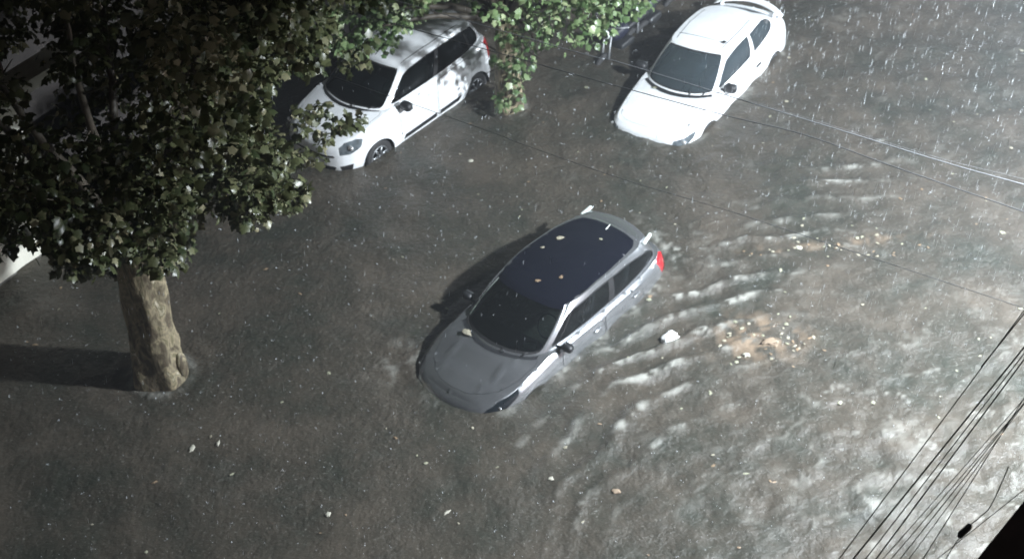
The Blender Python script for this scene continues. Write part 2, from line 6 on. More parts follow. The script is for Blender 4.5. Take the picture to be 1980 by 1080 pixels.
CROWN_FAR="0.56,22.72,2.64,0.51;1.34,20.44,4.71,0.36;-0.58,20.61,5.57,0.41;1.08,20.21,5.91,0.47;0.02,25.8,3.95,0.41;0.69,20.3,5.28,0.39;-0.98,21.35,5.17,0.35;1.35,20.59,2.93,0.34;0.52,20.12,4.27,0.48;1.03,24.5,3.09,0.54;-0.61,24.95,3.69,0.46;-1.49,22.75,3.38,0.35;-0.69,24.75,3.36,0.38;0.7,20.71,5.98,0.32;-0.53,23.26,2.91,0.45;2.1,23.43,3.36,0.53;0.03,24.36,3.06,0.37;-0.43,25.25,3.48,0.42;1.12,25.29,3.5,0.47;1.21,20.9,4.86,0.5;0.85,20.73,4.54,0.39;1.75,24.08,2.67,0.31;-1.26,23.78,3.39,0.39;1.03,20.84,2.57,0.45;1.44,24.95,3.28,0.5;0.53,21.15,3.33,0.48;0.9,24.9,2.28,0.41;0.83,20.87,5.7,0.41;0.63,21.68,2.48,0.33;2.55,23.11,3.42,0.32;-0.52,21.09,5.22,0.43;2.47,24.09,3.14,0.33;0.44,25.45,3.92,0.36;0.04,20.64,4.02,0.51;1.1,21.97,2.92,0.51;2.02,21.09,5.75,0.36;1.46,23.1,2.88,0.34;-0.68,24.29,2.8,0.43;0.51,21.84,3.08,0.53;0.27,24.52,2.53,0.51;0.2,25.83,3.27,0.52;-0.77,25.39,3.19,0.39;-0.69,24.32,3.31,0.38;-0.49,21.96,2.88,0.32;2.38,23.97,4.11,0.46;-0.28,20.49,5.42,0.37;0.59,20.13,4.81,0.32;0.69,23.62,2.34,0.39;2.4,24.63,2.88,0.47;1.93,23,3.26,0.39;2.25,22.63,3.53,0.4;-0.43,24.24,3.2,0.41;-0.14,20.63,5.72,0.43;-0.36,24.66,3.22,0.54;0.1,21.08,5.58,0.3;-1.18,25.16,2.99,0.42;1.74,21.63,2.74,0.54;1.13,25.76,3.66,0.49;-1.34,24.85,3.98,0.51;-0.79,23.45,2.97,0.36;2.47,24.52,3.54,0.31;2.16,22.52,3.89,0.37;-1.07,25.08,4.12,0.43;-0.81,21.02,5.05,0.31;0.46,24.78,3.52,0.42;1.28,21.54,2.37,0.53;2.23,25.03,3.69,0.39;-1.42,22.26,2.25,0.34;1.6,23.29,2.01,0.53;0.33,22.42,2.76,0.5;1.73,24.35,2.52,0.31;-0.37,21.18,5.71,0.38;1.79,25.22,3.95,0.48;1.49,20.67,5.29,0.37;0.95,24.96,3.92,0.44;2.34,21.83,5.17,0.48;2.27,21.84,4.73,0.54;2.05,24.88,3.98,0.46;1.67,23.55,2.81,0.48;0.61,24.39,2.91,0.31;2.31,22.16,3.39,0.41;1.82,21.25,4.83,0.39;1.77,24.51,3.26,0.35;1.85,22.13,2.5,0.37;2.41,24.95,4.22,0.37;1.64,21.02,5.34,0.38;0.68,23.21,2.18,0.5;1.69,20.42,5.65,0.42;0.13,23.69,2.16,0.41;2.04,25.38,3.57,0.49;0.19,25.41,3.35,0.51;-1.21,21.2,5.91,0.39;-0.41,21,3.61,0.42;-0.98,21.38,4.73,0.52;2.25,25.11,3.3,0.49;2,23.56,2.58,0.32;0.63,25.64,3.29,0.37;2.48,22.39,3.69,0.35;-1.1,23.24,2.33,0.31;-1.6,24.79,3.55,0.38;-0.23,22.23,5.58,0.24;0.72,25.29,3.18,0.21;1.64,22.49,2.29,0.19;0.1,24.02,1.93,0.24;0.87,25.13,3.98,0.15;0.49,21.38,4.91,0.21;-1.09,25.2,3.17,0.21;-1.7,22.99,2.66,0.24;0.67,20.66,2.46,0.25;2.79,23.83,2.72,0.2;2.33,23.28,1.8,0.2;-1.48,23.84,1.68,0.16;2.16,24.15,2.04,0.19;1.22,23.85,2.27,0.14;2.1,20.69,4.04,0.24;0.21,22.95,1.99,0.25;2.45,21.83,4.61,0.2;1.72,20.37,3.99,0.17;-0.38,26.12,3.75,0.16;-0.53,24.11,4.8,0.25;-0.72,24.52,2.98,0.17;-1.53,24.18,4.27,0.17;-0.79,25.44,2.24,0.22;2.39,23.06,2.67,0.22;-1.15,22.61,4.79,0.16;-1.48,21.38,2.7,0.17;0.32,21.13,4.74,0.18;-1.16,24.9,3.66,0.24;2.77,24.45,3.41,0.18;0.5,25,4.24,0.23;-0.89,23.11,2.17,0.15;-1.06,23.64,1.4,0.17;-1.39,24.34,3.8,0.18;-0.96,20.27,4.67,0.17;-0.09,24.52,4.53,0.22;0.72,20.73,2.85,0.15;2.01,21.67,4.69,0.15;-1.06,22.71,5.04,0.23;-0.62,25.69,3.47,0.22;0.61,22.51,1.37,0.26;2.45,22.72,1.77,0.22;2.29,21.91,2.34,0.25;1.23,23.92,2.37,0.17;1.54,21.32,4.88,0.18;0.23,20.67,3.36,0.19;-0.41,23.21,2.06,0.19;1.7,21,4.99,0.22;2.21,22.08,2.46,0.18;-0.17,26.09,4.06,0.15;0.23,21.7,1.56,0.15;1.61,20.23,4.43,0.2;0.64,20.6,4.54,0.17;2.09,23.79,2.3,0.17;2.15,21.31,3.33,0.2;0.45,19.81,3.77,0.16;-0.94,24.19,2.46,0.23;1.9,24.66,4.17,0.18;-1.4,23.27,2.6,0.21;1.66,24.85,1.98,0.23;2.42,22.55,4.38,0.21;1.1,25.56,3.7,0.17;2.55,23.27,3.65,0.23;2.41,21.57,2.76,0.18;1.87,21.38,5.07,0.23;-0.91,22.02,5.56,0.16;2.02,20.6,2.97,0.21;-1.3,24.99,3.24,0.24;1.09,21.22,5.32,0.23;1.07,24.99,1.8,0.14;2.48,22.55,2.86,0.2;1.33,20.69,4.36,0.17;2.14,23.91,1.82,0.16;-0.64,24.65,4.64,0.19;0.25,22.23,1.57,0.23;2.32,23.79,4.26,0.24;-1.45,20.73,2.79,0.14;0.09,23.18,2.02,0.21;-1.38,21.09,3.45,0.15;1.54,21.27,2.43,0.24;1.79,20.59,3.16,0.16;-1.67,23.49,3.14,0.2;-1.23,21.44,5.54,0.18;-1.42,24.36,4.49,0.16;2.74,23.16,4.63,0.23;0.16,20.63,2.99,0.19;1.89,23.43,2.34,0.21;1.2,21.56,5.56,0.2;-1.7,21.99,3.03,0.21;-0.04,24.71,2.73,0.21;1.42,21.87,2.31,0.15;0.09,25.73,3.82,0.26;-1.85,24.06,1.92,0.16;-1.38,21,2.75,0.21;0.41,21.88,5.58,0.21;-0.09,19.91,4.5,0.14;-1.67,25.24,3.09,0.26;2.05,23.68,4.77,0.18;1.31,24.6,2.08,0.25;-0.6,24.86,4.11,0.22;0.16,24.07,1.41,0.17;0.3,21.74,1.81,0.19;-1.86,22.18,2.18,0.15;-1.73,22.3,2.55,0.23;-1.61,21.64,2.9,0.18;2.07,22.87,2.05,0.16;1.48,25.94,3.42,0.2;-1.09,21.5,2.78,0.24;1.9,21.68,4.87,0.18;1.16,21.8,5.27,0.25;1.15,21.72,5.46,0.18;0.6,25.62,2.44,0.18;0.5,21.69,2.16,0.19;-0.21,25.52,3.86,0.25;-1.5,24.51,3.43,0.14;0.98,21.89,2.23,0.17;0.68,21.33,4.74,0.22;1.51,22.53,1.94,0.22;2.48,21.76,3.65,0.18;0.51,25.4,2.52,0.15;0.42,21.5,1.55,0.19;1.55,25.16,3.26,0.18;0.19,20.69,2.67,0.2;2.41,21.96,2.82,0.14;-0.47,22.43,5.17,0.16;0.99,22.13,5.66,0.21;1.41,20.24,4.25,0.19;-0.22,25.03,3.28,0.17;-0.5,23.11,1.75,0.16;-0.33,19.91,4.28,0.15;2.32,22.43,5.32,0.17;-0.78,23.04,1.85,0.24;-1.11,25.76,3.21,0.24;2.97,24.64,2.81,0.22;0.28,25.38,2.71,0.15;-0.04,24.8,4.03,0.2;-0.55,20.82,4.55,0.14;2.66,24.32,2.16,0.17;-0.83,21.21,4.47,0.22;1.51,23.23,1.94,0.15;1.09,20.63,4.39,0.23;-1.1,25.87,3.35,0.15;-0.51,24.59,4.34,0.26;0.19,21.85,5.41,0.26;1.6,24.44,2.73,0.22;0.02,25.13,3.52,0.18;1.63,20.59,2.52,0.19;0.61,23.17,1.34,0.16;1.6,20.15,3.93,0.17;2.65,23.98,2.89,0.18;0.08,20.6,3.59,0.16;1.86,21.97,2.25,0.22;2.36,22.81,3.97,0.24;-1.71,21.91,2.41,0.26;0.81,23.22,1.13,0.15;-0.96,25.19,2.92,0.18;-0.81,21.57,5.49,0.15;2.36,22.26,4.04,0.16;-1.73,23.65,2.4,0.24;-0.82,24.49,4.59,0.24;-0.07,20.59,3.08,0.23;0.81,20.07,3.08,0.17;0.85,25.14,2.88,0.25;2.42,22.92,4.09,0.18;1.28,20.84,4.07,0.16;2.36,23.38,1.63,0.21;-1.06,21.48,5.41,0.21;0.11,20.45,5.38,0.26;-1.4,22.79,5.4,0.19;-0.99,21.11,3.8,0.19;-0.91,23.53,5.19,0.15;2.19,24.85,3.07,0.17;0.73,20.18,3.62,0.18;1.58,20.04,4.28,0.17;1.1,23.67,1.57,0.15;2.53,23.72,3.8,0.15;1.7,21.3,2.29,0.25;1.14,24.62,1.8,0.22;2.84,23.49,3.89,0.23;-1.15,24.74,2.74,0.15;2.18,23.08,2.19,0.23;2.54,23.14,3.45,0.21;0.14,22.78,1.97,0.26;-0.9,20.56,4.74,0.25;0.97,19.76,3.95,0.2;1.85,25.23,4.04,0.25;1.73,23.69,2.58,0.25;0.33,24.36,2.38,0.26;-1.03,20.29,3.56,0.16;-0.18,21.18,4.93,0.26;-1.36,24.1,2.77,0.19;-0.63,20.49,3.83,0.16;-0.66,24.19,4.6,0.18;0.42,20.18,4.04,0.23;0.87,21.53,5.61,0.2;-0.51,24.02,1.48,0.17;0.39,21.06,4.89,0.24;0.13,23.48,1.96,0.21;1.48,21.68,1.74,0.15;1.19,22.01,2.27,0.18;-0.64,25.8,4.07,0.15;-1.76,21.36,2.46,0.13;-2.24,21.56,2.54,0.15;-0.99,22.66,2.24,0.09;-2.43,21.62,2.5,0.15;-2.08,21.68,2.74,0.09;-1.21,22.72,2.14,0.15;-1.35,22.09,2.85,0.16;-0.98,21.72,2.8,0.13;-1.82,21.98,2.74,0.17;-1.85,21.8,1.94,0.12;-2.23,21.43,2.18,0.12;-2.42,21.2,2.14,0.13;-1.31,23.01,1.97,0.11;-2.1,21.72,2.66,0.16;-1.53,22.95,2.32,0.1;-2.08,22.59,2.03,0.17;-1.66,22.14,1.83,0.13;-1.89,21.92,1.87,0.1;-2.19,21.75,2.01,0.09;-2.43,21.24,2.26,0.16;-2.08,21.44,2.39,0.12;-1.82,21.5,2.56,0.13;-2.55,21.69,2.45,0.1;-2.13,22.86,2.16,0.14;-2.39,21.18,2.41,0.13;-1.72,22.23,1.84,0.12;-2.53,22.26,2.12,0.15;-2,22.3,2.66,0.12;-1.33,21.84,2.66,0.1;-1.98,22.43,2.66,0.16;-1.85,23.06,2.32,0.16;-1.32,23.09,2.11,0.17;-2.06,21.42,2.02,0.11;-1.58,21.52,2.57,0.12;-1.15,22.87,2.17,0.18;-1.96,22.87,2.32,0.14;-1.14,22.78,2.37,0.11;-0.8,22.61,2.53,0.11;-2.22,21.45,1.98,0.1;-2.43,22.5,2.04,0.18;-2.53,21.5,2.24,0.15;-1.7,22.08,2.78,0.09;-1.95,22.74,1.9,0.12;-1.23,22.85,2.05,0.11;-0.84,22.2,2.73,0.12;-2.1,22.56,2.6,0.14;-1.69,21.9,1.79,0.12;-1.6,22.17,2.71,0.09;-0.96,22.69,2.39,0.16;-1.49,22.29,1.93,0.14;-1.69,22.63,2.57,0.12;-2.23,22.79,2.11,0.1;-1.29,22.61,1.88,0.13;-1.32,22.5,2.66,0.1;-1.72,22.41,2.64,0.1;-2.68,22.48,2.27,0.14;-1.05,21.6,2.69,0.15;-0.73,22.32,2.39,0.12;-1.73,23.07,2.35,0.14;-1.8,21.69,1.86,0.13;-2.1,21.74,1.95,0.12;-2.54,21.73,2.62,0.15;-1.79,21.82,2.83,0.09;-2.14,23.11,2.25,0.15;-1.9,21.44,2.53,0.15;-2.21,22,2.82,0.09;-1.79,22.21,2.73,0.18;-2.49,21.67,1.94,0.14;-2.27,21.63,2.04,0.17;-1.06,22.69,2.47,0.16;0.32,22.12,1.12,0.13;0.29,22.23,0.45,0.13;0.08,22.73,0.67,0.12;0.1,22.22,0.38,0.12;0.19,22.55,0.18,0.11;0.26,22.79,0.4,0.11;0.13,22.7,0.5,0.13;-0.05,22.26,1.16,0.09;0.09,22.37,0.15,0.11;0.25,22.69,0.26,0.11;0.29,22.35,0.17,0.09;0.21,22.2,1.04,0.08;0.12,22.15,1.07,0.1;0.22,22.16,0.69,0.14;0.08,22.82,0.76,0.1;0.01,22.71,0.76,0.09;0.26,22.21,0.76,0.1;0.05,22.73,0.17,0.11;0.3,22.7,0.73,0.09;0.01,22.17,0.28,0.11;0.5,22.71,0.69,0.13;0.22,22.7,0.8,0.09;0,22.2,0.41,0.1;0.16,22.05,0.87,0.08;0.25,22.73,0.66,0.09;0.41,22.25,0.92,0.12"
LITTER=[(-.55,21.05,.06,'small white scrap on the water below the white five door car',0,1),(-2.55,13.55,.055,'small white scrap floating near the bottom left of the street',0,1.2),(-1.03,13.45,.05,'narrow white scrap standing in the water at the bottom centre',0,1.6),(.33,13.90,.05,'pale scrap in the water below the silver car',0,1),(1.15,13.62,.07,'tan scrap in the water at the lower right of the silver car',1,1.2),(3.55,16.2,.12,'tan clump of leaves and litter in the middle of the leaf raft',1,1.3),(3.2,16.0,.07,'round pale scrap at the lower edge of the leaf raft',0,1),(4.35,18.25,.07,'round pale scrap at the start of the drifting trail',0,1),(-4.45,14.9,.07,'dull pale scrap on the dark water below the near tree',0,1.3),(-4.1,14.95,.05,'small flat scrap beside another on the dark water below the near tree',0,1.5)]

random.seed(7); RNG=np.random.default_rng(11)
S=bpy.context.scene; COL=S.collection
R=math.radians
# ------------------------------------------------------------------ helpers
def link(o,parent=None):
    COL.objects.link(o)
    if parent is not None: o.parent=parent
    return o
def tag(o,label=None,cat=None,group=None,kind=None):
    if label: o['label']=label
    if cat: o['category']=cat
    if group: o['group']=group
    if kind: o['kind']=kind
    return o
def empty(name,loc,rot=(0,0,0)):
    o=bpy.data.objects.new(name,None); o.location=loc; o.rotation_euler=rot; o.empty_display_size=.3
    return link(o)
def mesh(name,verts,faces,mat,parent=None,smooth=True,weld=False,loc=None):
    me=bpy.data.meshes.new(name); me.from_pydata([tuple(v) for v in verts],[],faces)
    if weld:
        bm=bmesh.new(); bm.from_mesh(me); bmesh.ops.remove_doubles(bm,verts=bm.verts,dist=1e-4)
        bmesh.ops.recalc_face_normals(bm,faces=bm.faces); bm.to_mesh(me); bm.free()
    me.materials.append(mat)
    if smooth: me.polygons.foreach_set('use_smooth',[True]*len(me.polygons))
    me.update(); o=bpy.data.objects.new(name,me)
    if loc: o.location=loc
    return link(o,parent)
class G:
    """collects pieces of one mesh"""
    def __init__(s): s.v=[]; s.f=[]
    def add(s,v,f):
        b=len(s.v); s.v+= [tuple(x) for x in v]; s.f+=[tuple(i+b for i in q) for q in f]; return s
    def tube(s,pts,rad,n=8,cap=True):
        pts=[Vector(p) for p in pts]; rr=rad if isinstance(rad,(list,tuple)) else [rad]*len(pts)
        V=[];up=None
        for i,p in enumerate(pts):
            d=(pts[min(i+1,len(pts)-1)]-pts[max(i-1,0)]).normalized()
            if up is None:
                a=Vector((0,0,1)) if abs(d.z)<.9 else Vector((1,0,0)); up=(a-d*a.dot(d)).normalized()
            else: up=(up-d*up.dot(d)).normalized()
            w=d.cross(up)
            for k in range(n):
                t=2*math.pi*k/n; V.append(p+(up*math.cos(t)+w*math.sin(t))*rr[i])
        F=[(i*n+k,i*n+(k+1)%n,(i+1)*n+(k+1)%n,(i+1)*n+k) for i in range(len(pts)-1) for k in range(n)]
        if cap: F+=[tuple(range(n))[::-1],tuple((len(pts)-1)*n+k for k in range(n))]
        return s.add(V,F)
    def box(s,c,h,bev=.0,rotz=0,M=None):
        bm=bmesh.new(); bmesh.ops.create_cube(bm,size=2)
        for v in bm.verts: v.co=Vector((v.co.x*h[0],v.co.y*h[1],v.co.z*h[2]))
        if bev: bmesh.ops.bevel(bm,geom=bm.edges[:],offset=bev,segments=2,affect='EDGES',profile=.6)
        Mx=Matrix.Translation(c)@Matrix.Rotation(rotz,4,'Z') if M is None else M
        bm.verts.index_update(); V=[Mx@v.co for v in bm.verts]; F=[[v.index for v in f.verts] for f in bm.faces]; bm.free()
        return s.add(V,F)
    def ell(s,c,h,nu=16,nv=10,p=1.0,M=None):
        V=[];F=[]
        sg=lambda a:math.copysign(abs(a)**p,a)
        for j in range(nv+1):
            b=-math.pi/2+math.pi*j/nv
            for i in range(nu):
                a=2*math.pi*i/nu; q=Vector((sg(math.cos(b))*sg(math.cos(a))*h[0],sg(math.cos(b))*sg(math.sin(a))*h[1],sg(math.sin(b))*h[2]))
                V.append((M@q if M else q)+Vector(c))
        for j in range(nv):
            for i in range(nu): F.append((j*nu+i,j*nu+(i+1)%nu,(j+1)*nu+(i+1)%nu,(j+1)*nu+i))
        return s.add(V,F)
    def lathe(s,c,prof,n=32,axis='y'):
        """prof (r,a): a along axis"""
        V=[];F=[]
        for r,a in prof:
            for k in range(n):
                t=2*math.pi*k/n
                V.append((c[0]+r*math.cos(t),c[1]+a,c[2]+r*math.sin(t)) if axis=='y' else (c[0]+r*math.cos(t),c[1]+r*math.sin(t),c[2]+a) if axis=='z' else (c[0]+a,c[1]+r*math.cos(t),c[2]+r*math.sin(t)))
        for i in range(len(prof)-1):
            for k in range(n): F.append((i*n+k,i*n+(k+1)%n,(i+1)*n+(k+1)%n,(i+1)*n+k))
        return s.add(V,F)
    def make(s,name,mat,parent=None,smooth=True,weld=False): return mesh(name,s.v,s.f,mat,parent,smooth,weld)
# ------------------------------------------------------------------ materials
def nodemat(name):
    m=bpy.data.materials.new(name); m.use_nodes=True; nt=m.node_tree; b=nt.nodes['Principled BSDF']; return m,nt,b
def N(nt,t,**k):
    n=nt.nodes.new(t)
    for a,v in k.items():
        if a.startswith('i_'): n.inputs[a[2:].replace('_',' ')].default_value=v
        else: setattr(n,a,v)
    return n
def pmat(name,col,rough=.5,metal=0,coat=0,var=0,vscale=5,bump=0,bscale=60,col2=None,spec=None):
    m,nt,b=nodemat(name); b.inputs['Base Color'].default_value=(*col,1); b.inputs['Roughness'].default_value=rough
    b.inputs['Metallic'].default_value=metal; b.inputs['Coat Weight'].default_value=coat; b.inputs['Coat Roughness'].default_value=.06
    if spec is not None: b.inputs['Specular IOR Level'].default_value=spec
    tc=N(nt,'ShaderNodeTexCoord')
    if var or col2:
        n=N(nt,'ShaderNodeTexNoise',i_Scale=vscale,i_Detail=6); nt.links.new(tc.outputs['Object'],n.inputs['Vector'])
        r=N(nt,'ShaderNodeValToRGB'); c2=col2 or tuple(c*(1-var) for c in col)
        r.color_ramp.elements[0].position=.38; r.color_ramp.elements[1].position=.62
        r.color_ramp.elements[0].color=(*c2,1); r.color_ramp.elements[1].color=(*col,1)
        nt.links.new(n.outputs['Fac'],r.inputs['Fac']); nt.links.new(r.outputs['Color'],b.inputs['Base Color'])
    if bump:
        n=N(nt,'ShaderNodeTexNoise',i_Scale=bscale,i_Detail=4); nt.links.new(tc.outputs['Object'],n.inputs['Vector'])
        bp=N(nt,'ShaderNodeBump',i_Strength=bump,i_Distance=.01); nt.links.new(n.outputs['Fac'],bp.inputs['Height']); nt.links.new(bp.outputs['Normal'],b.inputs['Normal'])
    return m
def paint(name,col,metal,rough):
    """wet car paint: base with beads of rain on it"""
    m,nt,b=nodemat(name); b.inputs['Metallic'].default_value=metal; b.inputs['Roughness'].default_value=rough
    b.inputs['Coat Weight'].default_value=.8; b.inputs['Coat Roughness'].default_value=.08
    tc=N(nt,'ShaderNodeTexCoord')
    n=N(nt,'ShaderNodeTexNoise',i_Scale=3.0,i_Detail=8,i_Roughness=.7); nt.links.new(tc.outputs['Object'],n.inputs['Vector'])
    r=N(nt,'ShaderNodeValToRGB'); e=r.color_ramp.elements; e[0].position=.3; e[1].position=.6
    e[0].color=(*[c*.86 for c in col],1); e[1].color=(*col,1)
    nt.links.new(n.outputs['Fac'],r.inputs['Fac']); nt.links.new(r.outputs['Color'],b.inputs['Base Color'])
    v=N(nt,'ShaderNodeTexVoronoi',i_Scale=70); nt.links.new(tc.outputs['Object'],v.inputs['Vector'])
    mr=N(nt,'ShaderNodeMapRange'); mr.inputs['From Min'].default_value=.0; mr.inputs['From Max'].default_value=.35; mr.inputs['To Min'].default_value=1; mr.inputs['To Max'].default_value=0
    nt.links.new(v.outputs['Distance'],mr.inputs['Value'])
    bp=N(nt,'ShaderNodeBump',i_Strength=.25,i_Distance=.004); nt.links.new(mr.outputs['Result'],bp.inputs['Height']); nt.links.new(bp.outputs['Normal'],b.inputs['Coat Normal'])
    return m
def glassmat(name,tint,t=.5):
    m,nt,b=nodemat(name); out=nt.nodes['Material Output']; nt.nodes.remove(b)
    tr=N(nt,'ShaderNodeBsdfTransparent'); tr.inputs['Color'].default_value=(*tint,1)
    gl=N(nt,'ShaderNodeBsdfGlossy'); gl.inputs['Color'].default_value=(.9,.95,1,1); gl.inputs['Roughness'].default_value=.06
    df=N(nt,'ShaderNodeBsdfDiffuse'); df.inputs['Color'].default_value=(.10,.13,.15,1)
    m1=N(nt,'ShaderNodeMixShader',i_Fac=t); nt.links.new(tr.outputs[0],m1.inputs[1]); nt.links.new(df.outputs[0],m1.inputs[2])
    fr=N(nt,'ShaderNodeFresnel',i_IOR=1.5); m2=N(nt,'ShaderNodeMixShader')
    nt.links.new(fr.outputs[0],m2.inputs[0]); nt.links.new(m1.outputs[0],m2.inputs[1]); nt.links.new(gl.outputs[0],m2.inputs[2]); nt.links.new(m2.outputs[0],out.inputs['Surface'])
    tc=N(nt,'ShaderNodeTexCoord'); n=N(nt,'ShaderNodeTexVoronoi',i_Scale=60); nt.links.new(tc.outputs['Object'],n.inputs['Vector'])
    bp=N(nt,'ShaderNodeBump',i_Strength=.25,i_Distance=.004); nt.links.new(n.outputs['Distance'],bp.inputs['Height']); nt.links.new(bp.outputs['Normal'],gl.inputs['Normal'])
    return m
M={}
M['white']=paint('white_paint',(.80,.82,.84),0,.35)
M['silver']=paint('silver_paint',(.40,.412,.43),.85,.27)
M['glossblack']=pmat('gloss_black_panel',(.005,.006,.011),.25,0,0,bump=.1,bscale=120,spec=.12)
M['glass_dark']=glassmat('tinted_glass',(.22,.26,.27),.02)
M['glass_clear']=glassmat('windscreen_glass',(.40,.52,.50),.02)
M['glass_wet']=glassmat('misted_glass',(.30,.42,.47),.30)
M['black']=pmat('black_plastic',(.015,.016,.018),.5,bump=.2)
M['rubber']=pmat('rubber',(.02,.02,.021),.75,bump=.3,bscale=40)
M['gap']=pmat('seal_black',(.008,.008,.009),.8)
M['rim']=pmat('alloy_rim',(.24,.25,.26),.4,.8)
M['red']=pmat('red_lamp_lens',(.55,.012,.02),.15,0,.8,var=.25,vscale=12)
M['lens']=pmat('headlight_lens',(.16,.19,.21),.12,.3,1,var=.5,vscale=14)
M['lens_dark']=pmat('dark_headlight_lens',(.012,.016,.02),.12,0,1,var=.5,vscale=14)
M['lens_bright']=pmat('reflector_chrome',(.8,.82,.84),.2,.7,1)
M['amber']=pmat('amber_lens',(.5,.2,.03),.2,0,.6)
M['seat']=pmat('seat_cloth',(.05,.052,.055),.9,var=.3,bump=.3)
M['dash']=pmat('dashboard_plastic',(.03,.032,.034),.7,var=.3,bump=.2)
M['paper']=pmat('paper',(.62,.64,.60),.8,var=.15)
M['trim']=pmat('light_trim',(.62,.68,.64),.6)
M['plate']=pmat('number_plate',(.6,.6,.58),.5)
# ------------------------------------------------------------------ surface tools for the cars
def catmull(P,t):
    n=len(P)-1; t=min(max(t,0),n); i=min(int(t),n-1); f=t-i
    p1=P[i];p2=P[i+1]
    p0=P[i-1] if i>0 else (P[1][0],-P[1][1])
    p3=P[i+2] if i+2<=n else (P[n-1][0],-P[n-1][1])
    def c(a,b,c_,d): return .5*((2*b)+(-a+c_)*f+(2*a-5*b+4*c_-d)*f*f+(-a+3*b-3*c_+d)*f**3)
    return (c(p0[0],p1[0],p2[0],p3[0]),c(p0[1],p1[1],p2[1],p3[1]))
def interp(T,x):
    if x<=T[0][0]: return T[0][1]
    for (a,b),(c,d) in zip(T,T[1:]):
        if x<=c:
            f=(x-a)/(c-a); f2=f*f*(3-2*f); return b+(d-b)*(.5*f+.5*f2)
    return T[-1][1]
def pip(P,x,y):
    c=False
    for i in range(len(P)):
        (a,b),(d,e)=P[i],P[i-1]
        if (b>y)!=(e>y) and x<(d-a)*(y-b)/(e-b)+a: c=not c
    return c
def densify(P,m):
    out=[]
    for i,p in enumerate(P):
        q=P[(i+1)%len(P)]; d=math.hypot((q[0]-p[0])/m[0],(q[1]-p[1])/m[1]); k=max(1,int(math.ceil(d)))
        for j in range(k): out.append((p[0]+(q[0]-p[0])*j/k,p[1]+(q[1]-p[1])*j/k))
    return out
def roundpoly(P,r=.25,k=4):
    """round each corner, r = fraction of the shorter neighbour edge"""
    out=[]; n=len(P)
    for i in range(n):
        a,b,c=P[i-1],P[i],P[(i+1)%n]
        rr=r[i] if isinstance(r,(list,tuple)) else r
        if rr<=0: out.append(b); continue
        p=(b[0]+(a[0]-b[0])*rr,b[1]+(a[1]-b[1])*rr); q=(b[0]+(c[0]-b[0])*rr,b[1]+(c[1]-b[1])*rr)
        for j in range(k+1):
            t=j/k; out.append(((1-t)**2*p[0]+2*t*(1-t)*b[0]+t*t*q[0],(1-t)**2*p[1]+2*t*(1-t)*b[1]+t*t*q[1]))
    return out
def shrink(P,d,sc,axis=0):
    """offset a polygon inwards by d metres; sc = metres per unit in each direction"""
    Q=[(x*sc[0],y*sc[1]) for x,y in P]; n=len(Q)
    A=sum(Q[i-1][0]*Q[i][1]-Q[i][0]*Q[i-1][1] for i in range(n)); s=1 if A>0 else -1
    out=[]
    for i in range(n):
        a,b,c=Q[i-1],Q[i],Q[(i+1)%n]
        def nrm(p,q):
            dx,dy=q[0]-p[0],q[1]-p[1]; l=math.hypot(dx,dy) or 1; return (-dy/l*s,dx/l*s)
        n1,n2=nrm(a,b),nrm(b,c); mx,my=n1[0]+n2[0],n1[1]+n2[1]; l=max(.5,(mx*mx+my*my)/2)
        out.append(((b[0]+mx*d/l)/sc[0],(b[1]+my*d/l)/sc[1]))
    out=[(0.0 if (axis==0 and P[i][0]==0) else o[0],0.0 if (axis==1 and P[i][1]==0) else o[1]) for i,o in enumerate(out)]
    return out
def region(outer,holes,step):
    """triangulate outer minus holes in a parameter plane -> (points, triangles)"""
    P=[];E=[]
    def ring(r):
        r=densify(r,step); b=len(P); P.extend(r); E.extend([(b+i,b+(i+1)%len(r)) for i in range(len(r))])
        return r
    o=ring(outer); hs=[ring(h) for h in holes]
    x0=min(p[0] for p in o);x1=max(p[0] for p in o);y0=min(p[1] for p in o);y1=max(p[1] for p in o)
    nx=max(1,int((x1-x0)/step[0]));ny=max(1,int((y1-y0)/step[1]))
    for i in range(1,nx):
        for j in range(1,ny):
            p=(x0+(x1-x0)*i/nx,y0+(y1-y0)*j/ny)
            if pip(o,*p) and not any(pip(h,*p) for h in hs): P.append(p)
    r=delaunay_2d_cdt([Vector(p) for p in P],E,[],0,1e-6,False)
    V=[(v.x,v.y) for v in r[0]]; F=[]
    for f in r[2]:
        cx=sum(V[i][0] for i in f)/len(f); cy=sum(V[i][1] for i in f)/len(f)
        a=0
        for i in range(len(f)): a+=V[f[i-1]][0]*V[f[i]][1]-V[f[i]][0]*V[f[i-1]][1]
        if abs(a)<1e-9: continue
        if pip(o,cx,cy) and not any(pip(h,cx,cy) for h in hs): F.append(tuple(f))
    return V,F
